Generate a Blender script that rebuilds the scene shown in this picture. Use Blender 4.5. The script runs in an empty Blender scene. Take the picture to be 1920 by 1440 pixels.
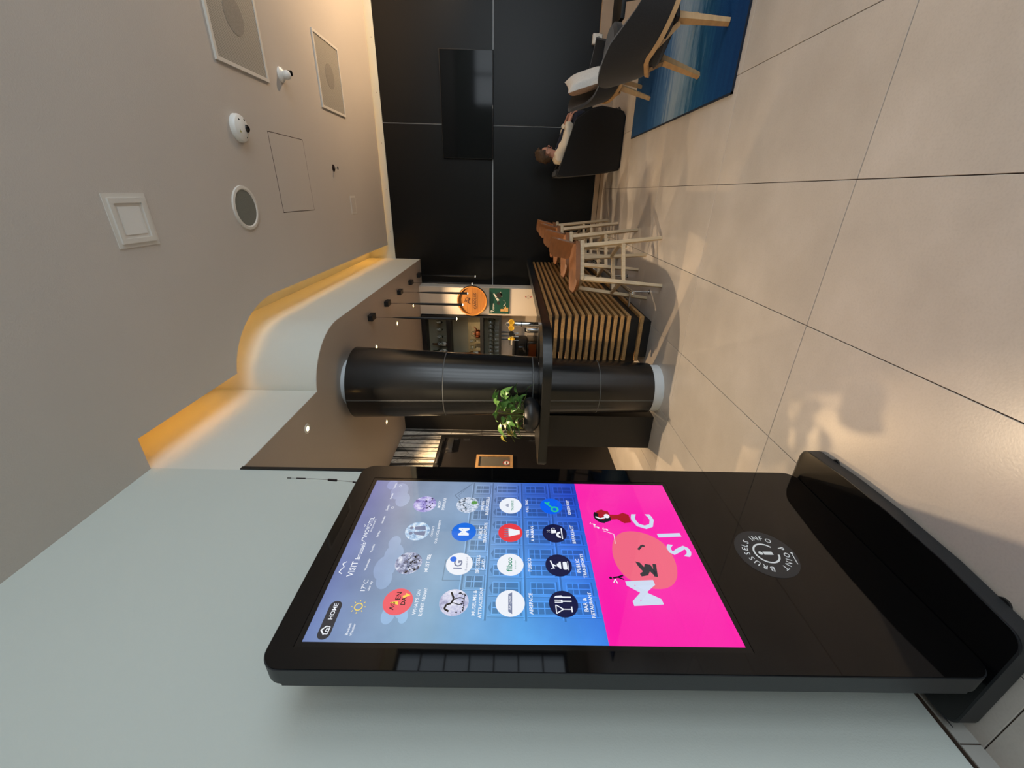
import bpy, bmesh, math, random
from mathutils import Vector, Matrix
random.seed(7)
scene = bpy.context.scene
COL = scene.collection
R = math.radians

# ------------------------------------------------------------------ camera
H = 1.364
YAW, PITCH, ROLL = 0.4415208, -0.0105895, 0.0198991
cp, sp = math.cos(PITCH), math.sin(PITCH)
fwd = Vector((-math.sin(YAW) * cp, math.cos(YAW) * cp, sp))
rt0 = Vector((math.cos(YAW), math.sin(YAW), 0))
up0 = rt0.cross(fwd)
rt = rt0 * math.cos(ROLL) + up0 * math.sin(ROLL)
upv = -rt0 * math.sin(ROLL) + up0 * math.cos(ROLL)
cam_d = bpy.data.cameras.new('camera')
cam_d.sensor_width = 36.0
cam_d.sensor_fit = 'HORIZONTAL'
cam_d.lens = 759.594 / 1920 * 36
cam_d.clip_start = 0.05
cam = bpy.data.objects.new('camera', cam_d)
COL.objects.link(cam)
# the phone was held upright but the picture is stored on its side: image right = down
mx, my, mz = -upv, rt, -fwd
cam.matrix_world = Matrix(((mx.x, my.x, mz.x, 0), (mx.y, my.y, mz.y, 0), (mx.z, my.z, mz.z, H), (0, 0, 0, 1)))
scene.camera = cam

# ------------------------------------------------------------------ world, lights, exposure
w = bpy.data.worlds.new('world')
scene.world = w
w.use_nodes = True
w.node_tree.nodes['Background'].inputs[0].default_value = (0.72, 0.86, 1.0, 1)
w.node_tree.nodes['Background'].inputs[1].default_value = 1.0
scene.view_settings.view_transform = 'Standard'
scene.view_settings.look = 'None'
scene.view_settings.gamma = 1.0
scene.view_settings.use_curve_mapping = False
scene.view_settings.exposure = 0.0

ASSUMED_WINDOWS = [(-2.8, -1.3), (-1.0, 0.5), (0.8, 2.3), (2.7, 4.2)]      # y ranges of the assumed, unseen tall windows in the right wall
WIN_POWER = [70, 70, 62, 6]                                       # the last one is kept dim to weaken its reflection in the kiosk
WX, WZ0, WZ1 = 4.6, 0.3, 3.1

def area_light(name, loc, rot, sx, sy, power, col):
    d = bpy.data.lights.new(name, 'AREA')
    d.shape = 'RECTANGLE'; d.size = sx; d.size_y = sy; d.energy = power; d.color = col
    o = bpy.data.objects.new(name, d); COL.objects.link(o)
    o.location = loc; o.rotation_euler = rot
    return o
for k, (a, b) in enumerate(ASSUMED_WINDOWS):
    area_light('daylight', (WX + 0.3, (a + b) / 2, (WZ0 + WZ1) / 2), (0, R(90), 0), WZ1 - WZ0, b - a, WIN_POWER[k], (0.84, 0.93, 1.0))  # area lamp added outside each assumed window
# assumed glazed entrance behind the camera, unseen, added for its light
area_light('daylight', (3.5, -3.3, 1.4), (R(90), 0, 0), 1.8, 2.5, 60, (0.86, 0.94, 1.0))

# ------------------------------------------------------------------ materials
def lin(c):
    out = []
    for v in c[:3]:
        v /= 255.0
        out.append(v / 12.92 if v <= 0.04045 else ((v + 0.055) / 1.055) ** 2.4)
    return (*out, 1)
def nodes(name):
    m = bpy.data.materials.new(name); m.use_nodes = True
    nt = m.node_tree
    return m, nt, nt.nodes['Principled BSDF']
def mat(name, col, rough=0.5, metal=0.0, spec=0.5, noise=None, bump=None, coat=0.0, emit=None, trans=0.0, sheen=0.0, col2=None, pos=False):
    """noise=(scale, (sx,sy,sz), amount) mixes col with col2 (or darker col); bump=(scale, strength)"""
    m, nt, p = nodes(name)
    p.inputs['Base Color'].default_value = lin(col)
    p.inputs['Roughness'].default_value = rough
    p.inputs['Metallic'].default_value = metal
    p.inputs['Specular IOR Level'].default_value = spec
    p.inputs['Coat Weight'].default_value = coat
    p.inputs['Transmission Weight'].default_value = trans
    p.inputs['Sheen Weight'].default_value = sheen
    if noise or bump:
        if pos:
            tc = nt.nodes.new('ShaderNodeNewGeometry').outputs['Position']
        else:
            tc = nt.nodes.new('ShaderNodeTexCoord').outputs['Object']
    if noise:
        mp = nt.nodes.new('ShaderNodeMapping'); mp.inputs['Scale'].default_value = noise[1]
        nt.links.new(tc, mp.inputs['Vector'])
        n = nt.nodes.new('ShaderNodeTexNoise'); n.inputs['Scale'].default_value = noise[0]; n.inputs['Detail'].default_value = 5
        nt.links.new(mp.outputs[0], n.inputs['Vector'])
        cr = nt.nodes.new('ShaderNodeValToRGB')
        cr.color_ramp.elements[0].position = 0.32; cr.color_ramp.elements[1].position = 0.68
        c2 = lin(col2) if col2 else tuple(v * (1 - noise[2]) for v in lin(col)[:3]) + (1,)
        cr.color_ramp.elements[0].color = c2; cr.color_ramp.elements[1].color = lin(col)
        nt.links.new(n.outputs[0], cr.inputs[0]); nt.links.new(cr.outputs[0], p.inputs['Base Color'])
    if bump:
        n2 = nt.nodes.new('ShaderNodeTexNoise'); n2.inputs['Scale'].default_value = bump[0]; n2.inputs['Detail'].default_value = 3
        nt.links.new(tc, n2.inputs['Vector'])
        b = nt.nodes.new('ShaderNodeBump'); b.inputs['Strength'].default_value = bump[1]; b.inputs['Distance'].default_value = 0.01
        nt.links.new(n2.outputs[0], b.inputs['Height']); nt.links.new(b.outputs[0], p.inputs['Normal'])
    if emit:
        p.inputs['Emission Color'].default_value = lin(emit[0]); p.inputs['Emission Strength'].default_value = emit[1]
    return m

M = {}
M['ceiling'] = mat('ceiling_paint', (196, 189, 181), 0.9, bump=(140, 0.15), noise=(0.8, (1, 1, 1), 0.06), pos=True)
M['wall_white'] = mat('white_wall_paint', (200, 207, 201), 0.8, bump=(180, 0.1), noise=(0.7, (1, 1, 1), 0.05), pos=True)
M['bulkhead'] = mat('white_bulkhead_paint', (216, 218, 210), 0.8, bump=(180, 0.1), noise=(0.7, (1, 1, 1), 0.05), pos=True)
M['bar_ceiling'] = mat('bar_ceiling_paint', (176, 164, 152), 0.45, bump=(90, 0.05), noise=(0.9, (1, 1, 1), 0.06), pos=True)
M['grout'] = mat('dark_grout', (52, 36, 24), 0.9)
M['panel_black'] = mat('black_satin_panel', (12, 12, 12), 0.34, spec=0.28, noise=(2, (1, 1, 1), 0.15), pos=True)
M['seam'] = mat('pale_joint_strip', (225, 225, 225), 0.4)
M['black'] = mat('matt_black', (20, 20, 21), 0.5, noise=(4, (1, 1, 1), 0.2))
M['black_box'] = mat('black_laminate', (16, 15, 15), 0.55, noise=(4, (1, 1, 1), 0.2))
M['black_gloss'] = mat('gloss_black', (8, 8, 9), 0.12, noise=(4, (1, 1, 1), 0.1))
M['kiosk'] = mat('kiosk_black_metal', (30, 33, 36), 0.45, bump=(400, 0.05))
M['kiosk_glass'] = mat('kiosk_black_glass', (6, 6, 7), 0.035, spec=0.42, noise=(3, (1, 1, 1), 0.1))
M['kiosk_base'] = mat('kiosk_base_gloss', (7, 8, 10), 0.18, noise=(3, (1, 1, 1), 0.1))
M['emblem'] = mat('emblem_grey_vinyl', (44, 45, 48), 0.4, noise=(3, (1, 1, 1), 0.05))
M['print_white'] = mat('white_vinyl', (235, 240, 242), 0.5)
M['column'] = mat('column_black_satin', (20, 20, 21), 0.22, spec=0.55, noise=(1.5, (1, 1, 1), 0.15), pos=True)
M['column_core'] = mat('column_core_white', (214, 220, 224), 0.45, noise=(5, (1, 1, 1), 0.05), pos=True)
M['seam_dark'] = mat('grey_seam', (96, 98, 98), 0.4)
M['slat'] = mat('oak_slat', (176, 136, 86), 0.5, noise=(9, (6, 0.7, 6), 0.3), bump=(60, 0.05), pos=True)
M['counter'] = mat('counter_black', (20, 21, 23), 0.26, spec=0.5, noise=(6, (1, 1, 1), 0.2), pos=True)
M['ash'] = mat('pale_ash_wood', (206, 184, 150), 0.5, noise=(10, (8, 8, 0.8), 0.2))
M['walnut'] = mat('brown_bent_plywood', (122, 84, 58), 0.42, noise=(8, (1, 1, 6), 0.25))
M['tan_seat'] = mat('tan_seat_leather', (140, 94, 62), 0.45, noise=(14, (1, 1, 1), 0.15), bump=(90, 0.1))
M['steel'] = mat('brushed_steel', (200, 202, 205), 0.25, 1.0, noise=(20, (1, 1, 8), 0.1))
M['chrome'] = mat('chrome', (225, 228, 230), 0.08, 1.0)
M['oak_frame'] = mat('oak_frame', (196, 156, 108), 0.5, noise=(8, (1, 1, 5), 0.2))
M['fabric_dark'] = mat('charcoal_fabric', (38, 38, 40), 0.95, sheen=0.2, noise=(160, (1, 1, 1), 0.35), bump=(260, 0.25))
M['fabric_black'] = mat('black_fabric', (22, 22, 23), 0.95, sheen=0.1, noise=(160, (1, 1, 1), 0.3), bump=(260, 0.2))
M['cushion'] = mat('pale_linen', (214, 210, 204), 0.9, noise=(90, (1, 1, 1), 0.1), bump=(30, 0.3))
M['cushion_back'] = mat('beige_linen', (196, 164, 140), 0.9, noise=(60, (1, 1, 1), 0.15), bump=(30, 0.3))
M['tv'] = mat('tv_glass', (5, 5, 6), 0.07, spec=0.2, noise=(2, (1, 1, 1), 0.1))
M['tv_body'] = mat('tv_plastic', (14, 14, 15), 0.4)
M['plastic_white'] = mat('white_plastic', (226, 226, 222), 0.35)
M['plastic_grey'] = mat('grey_plastic', (150, 150, 146), 0.5)
M['lens'] = mat('black_lens', (8, 8, 10), 0.1)
M['grille'] = mat('perforated_grille', (150, 146, 138), 0.7)
M['speaker_cloth'] = mat('grey_speaker_mesh', (122, 124, 116), 0.85, noise=(300, (1, 1, 1), 0.3))
M['trim_white'] = mat('white_trim', (214, 210, 202), 0.6)
M['skirting'] = mat('beige_skirting_tile', (176, 156, 134), 0.5, noise=(3, (1, 1, 1), 0.12), pos=True)
M['skirting_grey'] = mat('grey_skirting_tile', (168, 166, 160), 0.5, noise=(3, (1, 1, 1), 0.12), pos=True)
M['door'] = mat('black_door_paint', (24, 22, 24), 0.45, noise=(3, (1, 1, 1), 0.1), pos=True)
M['pot'] = mat('black_ceramic', (26, 28, 31), 0.4, noise=(12, (1, 1, 1), 0.1))
M['leaf'] = mat('pothos_leaf', (104, 148, 74), 0.35, noise=(6, (1, 1, 1), 0.4), col2=(56, 104, 54))
M['leaf_yellow'] = mat('pothos_leaf_yellowing', (168, 152, 58), 0.45, noise=(8, (1, 1, 1), 0.4), col2=(112, 122, 50))
M['stem'] = mat('green_stem', (96, 112, 48), 0.6)
M['soil'] = mat('soil', (40, 30, 22), 0.95, bump=(60, 0.6))
M['barrel'] = mat('varnished_oak', (176, 116, 56), 0.35, noise=(7, (1, 1, 9), 0.2), pos=True)
M['barrel_rim'] = mat('barrel_rim_oak', (206, 138, 66), 0.35, noise=(9, (1, 1, 4), 0.25), pos=True)
M['iron'] = mat('dark_iron', (44, 34, 34), 0.5, 0.6)
M['burn'] = mat('burnt_print', (66, 34, 18), 0.7)
M['beige_wall'] = mat('warm_beige_paint', (222, 204, 182), 0.7, noise=(1.2, (1, 1, 1), 0.05), pos=True)
M['poster'] = mat('green_poster', (18, 74, 60), 0.45, noise=(3, (1, 1, 1), 0.15), pos=True)
M['poster_dark'] = mat('poster_dark_print', (44, 40, 36), 0.5)
M['poster_pale'] = mat('poster_pale_print', (214, 206, 190), 0.5)
M['poster_gold'] = mat('poster_gold_print', (206, 158, 92), 0.5)
M['red_print'] = mat('red_print', (186, 40, 34), 0.5)
M['mirror'] = mat('smoked_glass_back', (150, 146, 126), 0.15, 0.0, noise=(1.5, (1, 1, 1), 0.2), pos=True)
M['copper'] = mat('copper', (214, 128, 86), 0.2, 1.0)
M['gold'] = mat('gold_medallion', (244, 190, 60), 0.3, 0.6, emit=((244, 170, 40), 0.25))  # gold with a faint emission added to brighten it
M['glass'] = mat('clear_glass', (235, 240, 238), 0.03, trans=1.0)
M['bottle_green'] = mat('green_bottle', (40, 64, 34), 0.08, trans=0.5)
M['bottle_amber'] = mat('amber_bottle', (110, 64, 24), 0.1, trans=0.4)
M['skin'] = mat('skin', (206, 150, 126), 0.55, noise=(20, (1, 1, 1), 0.08))
M['hair'] = mat('brown_hair', (84, 62, 42), 0.6, noise=(30, (1, 1, 6), 0.45), bump=(80, 0.6))
M['jacket'] = mat('cream_jacket_cotton', (232, 218, 196), 0.85, noise=(10, (1, 1, 1), 0.12), bump=(14, 0.5))
M['trousers'] = mat('navy_denim', (28, 34, 54), 0.9, noise=(40, (1, 1, 1), 0.3))
M['shoe'] = mat('dark_shoe_leather', (36, 32, 30), 0.6)
M['glasses'] = mat('dark_spectacle_frame', (30, 18, 16), 0.3)
M['lip'] = mat('lip', (170, 92, 84), 0.5)
M['eye'] = mat('eye', (236, 234, 230), 0.3)
M['daylight_pane'] = None
M['sill'] = mat('window_frame_grey', (70, 72, 74), 0.5)
M['lamp_glow'] = mat('warm_lamp_glow', (255, 224, 170), 0.4, emit=((255, 196, 110), 40))
M['pendant_glow'] = mat('pendant_glow', (255, 238, 214), 0.4, emit=((255, 226, 186), 14))
M['led'] = mat('amber_led', (255, 200, 110), 0.4, emit=((255, 172, 52), 17))
M['led_pale'] = mat('warm_white_led', (255, 214, 150), 0.4, emit=((255, 188, 96), 13))
M['led_back'] = mat('orange_led', (255, 200, 110), 0.4, emit=((255, 168, 60), 60))
M['sun_yellow'] = None

# tiles: mottled beige stone, one tone per tile
def tile_mat():
    m, nt, p = nodes('beige_stone_tile')
    g = nt.nodes.new('ShaderNodeNewGeometry')
    n1 = nt.nodes.new('ShaderNodeTexNoise'); n1.inputs['Scale'].default_value = 1.7; n1.inputs['Detail'].default_value = 6; n1.inputs['Roughness'].default_value = 0.6
    n2 = nt.nodes.new('ShaderNodeTexNoise'); n2.inputs['Scale'].default_value = 130; n2.inputs['Detail'].default_value = 4
    nt.links.new(g.outputs['Position'], n1.inputs['Vector']); nt.links.new(g.outputs['Position'], n2.inputs['Vector'])
    cr = nt.nodes.new('ShaderNodeValToRGB')
    cr.color_ramp.elements[0].position = 0.3; cr.color_ramp.elements[0].color = lin((188, 180, 172))
    cr.color_ramp.elements[1].position = 0.7; cr.color_ramp.elements[1].color = lin((208, 200, 193))
    e = cr.color_ramp.elements.new(0.5); e.color = lin((198, 190, 182))
    nt.links.new(n1.outputs[0], cr.inputs[0])
    mx = nt.nodes.new('ShaderNodeMixRGB'); mx.blend_type = 'MULTIPLY'; mx.inputs[0].default_value = 0.14
    cr2 = nt.nodes.new('ShaderNodeValToRGB'); cr2.color_ramp.elements[0].position = 0.3; cr2.color_ramp.elements[0].color = (0.55, 0.55, 0.55, 1); cr2.color_ramp.elements[1].position = 0.55
    nt.links.new(n2.outputs[0], cr2.inputs[0])
    nt.links.new(cr.outputs[0], mx.inputs[1]); nt.links.new(cr2.outputs[0], mx.inputs[2])
    oi = nt.nodes.new('ShaderNodeObjectInfo')
    mr = nt.nodes.new('ShaderNodeMapRange'); mr.inputs[3].default_value = 0.94; mr.inputs[4].default_value = 1.04
    nt.links.new(oi.outputs['Random'], mr.inputs[0])
    m2 = nt.nodes.new('ShaderNodeMixRGB'); m2.blend_type = 'MULTIPLY'; m2.inputs[0].default_value = 1
    nt.links.new(mx.outputs[0], m2.inputs[1]); nt.links.new(mr.outputs[0], m2.inputs[2])
    nt.links.new(m2.outputs[0], p.inputs['Base Color'])
    p.inputs['Roughness'].default_value = 0.29
    b = nt.nodes.new('ShaderNodeBump'); b.inputs['Strength'].default_value = 0.05; b.inputs['Distance'].default_value = 0.004
    nt.links.new(n2.outputs[0], b.inputs['Height']); nt.links.new(b.outputs[0], p.inputs['Normal'])
    return m
M['tile'] = tile_mat()

def birch_mat():
    m, nt, p = nodes('birch_trunk_wallpaper')
    g = nt.nodes.new('ShaderNodeNewGeometry')
    def vor(scale, dist, rot=0):
        mp = nt.nodes.new('ShaderNodeMapping'); mp.inputs['Scale'].default_value = scale; mp.inputs['Rotation'].default_value = (rot, 0, 0)
        nt.links.new(g.outputs['Position'], mp.inputs['Vector'])
        v = nt.nodes.new('ShaderNodeTexVoronoi'); v.feature = 'DISTANCE_TO_EDGE'; v.inputs['Scale'].default_value = 1.0
        nt.links.new(mp.outputs[0], v.inputs['Vector'])
        c = nt.nodes.new('ShaderNodeValToRGB'); c.color_ramp.elements[0].position = dist * 0.5; c.color_ramp.elements[0].color = (0.05, 0.05, 0.05, 1)
        c.color_ramp.elements[1].position = dist; c.color_ramp.elements[1].color = (1, 1, 1, 1)
        nt.links.new(v.outputs['Distance'], c.inputs[0])
        return c.outputs[0]
    a = vor((0.01, 10, 0.28), 0.09)
    b = vor((0.01, 2.2, 2.0), 0.012, 0.6)
    n = nt.nodes.new('ShaderNodeTexNoise'); n.inputs['Scale'].default_value = 18
    cr = nt.nodes.new('ShaderNodeValToRGB'); cr.color_ramp.elements[0].position = 0.3; cr.color_ramp.elements[0].color = lin((196, 192, 182)); cr.color_ramp.elements[1].position = 0.6; cr.color_ramp.elements[1].color = lin((232, 230, 222))
    nt.links.new(g.outputs['Position'], n.inputs['Vector']); nt.links.new(n.outputs[0], cr.inputs[0])
    m1 = nt.nodes.new('ShaderNodeMixRGB'); m1.blend_type = 'MULTIPLY'; m1.inputs[0].default_value = 1
    m2 = nt.nodes.new('ShaderNodeMixRGB'); m2.blend_type = 'MULTIPLY'; m2.inputs[0].default_value = 0.5
    nt.links.new(cr.outputs[0], m1.inputs[1]); nt.links.new(a, m1.inputs[2])
    nt.links.new(m1.outputs[0], m2.inputs[1]); nt.links.new(b, m2.inputs[2])
    nt.links.new(m2.outputs[0], p.inputs['Base Color']); p.inputs['Roughness'].default_value = 0.8
    return m
M['birch'] = birch_mat()

def rug_mat():
    m, nt, p = nodes('blue_streaked_rug')
    g = nt.nodes.new('ShaderNodeNewGeometry')
    sx = nt.nodes.new('ShaderNodeSeparateXYZ'); nt.links.new(g.outputs['Position'], sx.inputs[0])
    mp = nt.nodes.new('ShaderNodeMapping'); mp.inputs['Scale'].default_value = (1.2, 9, 1)
    nt.links.new(g.outputs['Position'], mp.inputs['Vector'])
    n = nt.nodes.new('ShaderNodeTexNoise'); n.inputs['Scale'].default_value = 2.2; n.inputs['Detail'].default_value = 8; n.inputs['Roughness'].default_value = 0.65
    nt.links.new(mp.outputs[0], n.inputs['Vector'])
    ad = nt.nodes.new('ShaderNodeMath'); ad.operation = 'MULTIPLY_ADD'; ad.inputs[1].default_value = 0.9
    nt.links.new(n.outputs[0], ad.inputs[0]); nt.links.new(sx.outputs['Y'], ad.inputs[2])
    mr = nt.nodes.new('ShaderNodeMapRange'); mr.inputs[1].default_value = 3.04 + 0.45; mr.inputs[2].default_value = 5.4 + 0.45
    nt.links.new(ad.outputs[0], mr.inputs[0])
    cr = nt.nodes.new('ShaderNodeValToRGB')
    els = cr.color_ramp.elements
    els[0].position = 0.0; els[0].color = lin((18, 56, 104))
    els[1].position = 1.0; els[1].color = lin((46, 84, 132))
    for pos, c in ((0.16, (22, 70, 120)), (0.28, (38, 94, 134)), (0.36, (108, 142, 172)), (0.47, (136, 160, 184)), (0.58, (72, 112, 158)), (0.72, (38, 82, 132))):
        e = els.new(pos); e.color = lin(c)
    nt.links.new(mr.outputs[0], cr.inputs[0]); nt.links.new(cr.outputs[0], p.inputs['Base Color'])
    p.inputs['Roughness'].default_value = 0.95; p.inputs['Specular IOR Level'].default_value = 0.15
    n2 = nt.nodes.new('ShaderNodeTexNoise'); n2.inputs['Scale'].default_value = 180
    nt.links.new(g.outputs['Position'], n2.inputs['Vector'])
    b = nt.nodes.new('ShaderNodeBump'); b.inputs['Strength'].default_value = 0.5; b.inputs['Distance'].default_value = 0.01
    nt.links.new(n2.outputs[0], b.inputs['Height']); nt.links.new(b.outputs[0], p.inputs['Normal'])
    return m
M['rug'] = rug_mat()
M['rug_edge'] = mat('navy_rug_binding', (16, 26, 44), 0.95)

# grille plate: fine round holes drawn by a procedural dot pattern with bump
def grille_mat():
    m, nt, p = nodes('perforated_grille_plate')
    g = nt.nodes.new('ShaderNodeNewGeometry')
    v = nt.nodes.new('ShaderNodeTexVoronoi'); v.inputs['Scale'].default_value = 110; v.inputs['Randomness'].default_value = 0.0
    nt.links.new(g.outputs['Position'], v.inputs['Vector'])
    c = nt.nodes.new('ShaderNodeValToRGB'); c.color_ramp.elements[0].position = 0.3; c.color_ramp.elements[0].color = lin((72, 68, 62)); c.color_ramp.elements[1].position = 0.4; c.color_ramp.elements[1].color = lin((172, 168, 158))
    nt.links.new(v.outputs['Distance'], c.inputs[0]); nt.links.new(c.outputs[0], p.inputs['Base Color']); p.inputs['Roughness'].default_value = 0.7
    return m
M['grille_plate'] = grille_mat()

# lit screen: emission plus a glossy cover
def screen_mat(name, col, strength=1.0):
    m, nt, p = nodes(name)
    p.inputs['Base Color'].default_value = (0.005, 0.005, 0.006, 1); p.inputs['Roughness'].default_value = 0.04
    p.inputs['Specular IOR Level'].default_value = 0.5
    p.inputs['Emission Strength'].default_value = strength
    if callable(col):
        nt.links.new(col(nt), p.inputs['Emission Color'])
    else:
        p.inputs['Emission Color'].default_value = lin(col)
    return m
def sky_col(mult):
    def f(nt):
        g = nt.nodes.new('ShaderNodeNewGeometry'); s = nt.nodes.new('ShaderNodeSeparateXYZ'); nt.links.new(g.outputs['Position'], s.inputs[0])
        def ramp(stops):
            mr = nt.nodes.new('ShaderNodeMapRange'); mr.inputs[1].default_value = 1.07; mr.inputs[2].default_value = 1.91
            nt.links.new(s.outputs['Z'], mr.inputs[0])
            cr = nt.nodes.new('ShaderNodeValToRGB'); els = cr.color_ramp.elements
            els[0].position = 0; els[0].color = lin(stops[0][1]); els[1].position = 1; els[1].color = lin(stops[-1][1])
            for q, c in stops[1:-1]:
                e = els.new(q); e.color = lin(c)
            nt.links.new(mr.outputs[0], cr.inputs[0]); return cr.outputs[0]
        lf = ramp([(0, (56, 132, 236)), (0.3, (92, 166, 232)), (0.6, (136, 176, 208)), (0.85, (126, 150, 186)), (1, (112, 132, 184))])
        rg = ramp([(0, (36, 70, 196)), (0.25, (60, 104, 202)), (0.5, (138, 162, 196)), (0.8, (138, 152, 176)), (1, (116, 120, 172))])
        my = nt.nodes.new('ShaderNodeMapRange'); my.inputs[1].default_value = 0.72; my.inputs[2].default_value = 1.30
        nt.links.new(s.outputs['Y'], my.inputs[0])
        mx = nt.nodes.new('ShaderNodeMixRGB'); nt.links.new(my.outputs[0], mx.inputs[0]); nt.links.new(lf, mx.inputs[1]); nt.links.new(rg, mx.inputs[2])
        n = nt.nodes.new('ShaderNodeTexNoise'); n.inputs['Scale'].default_value = 5; n.inputs['Detail'].default_value = 4
        nt.links.new(g.outputs['Position'], n.inputs['Vector'])
        c3 = nt.nodes.new('ShaderNodeValToRGB'); c3.color_ramp.elements[0].position = 0.4; c3.color_ramp.elements[0].color = (0.9 * mult, 0.9 * mult, 0.9 * mult, 1); c3.color_ramp.elements[1].position = 0.62; c3.color_ramp.elements[1].color = (1.08 * mult, 1.08 * mult, 1.06 * mult, 1)
        nt.links.new(n.outputs[0], c3.inputs[0])
        m2 = nt.nodes.new('ShaderNodeMixRGB'); m2.blend_type = 'MULTIPLY'; m2.inputs[0].default_value = 1
        nt.links.new(mx.outputs[0], m2.inputs[1]); nt.links.new(c3.outputs[0], m2.inputs[2])
        return m2.outputs[0]
    return f
def pink_col(nt):
    g = nt.nodes.new('ShaderNodeNewGeometry')
    n = nt.nodes.new('ShaderNodeTexNoise'); n.inputs['Scale'].default_value = 2.5
    nt.links.new(g.outputs['Position'], n.inputs['Vector'])
    c = nt.nodes.new('ShaderNodeValToRGB'); c.color_ramp.elements[0].position = 0.4; c.color_ramp.elements[0].color = lin((250, 20, 170)); c.color_ramp.elements[1].position = 0.62; c.color_ramp.elements[1].color = lin((250, 44, 172))
    nt.links.new(n.outputs[0], c.inputs[0]); return c.outputs[0]
S = {}
S['sky'] = screen_mat('screen_sky', sky_col(1.0))
S['facade_dark'] = screen_mat('screen_facade_shadow', sky_col(0.64))  # darker tone of the printed windows and lines
S['facade_light'] = screen_mat('screen_facade_light', sky_col(1.34))
S['cloud'] = screen_mat('screen_cloud', sky_col(1.35))
S['pink'] = screen_mat('screen_pink', pink_col)
for k, c in dict(white=(238, 242, 250), pale=(206, 218, 240), grey=(52, 52, 58), red=(232, 62, 70), coral=(238, 96, 108), navy=(18, 22, 66), blue=(30, 110, 226), key=(8, 96, 240), green=(40, 190, 150), dark=(20, 20, 26), yellow=(250, 218, 90), salmon=(240, 104, 130), brick=(170, 24, 34), teal=(40, 140, 110), lav=(168, 170, 214), mid=(120, 130, 160), leafg=(96, 150, 80)).items():
    S[k] = screen_mat('screen_' + k, c)

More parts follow.
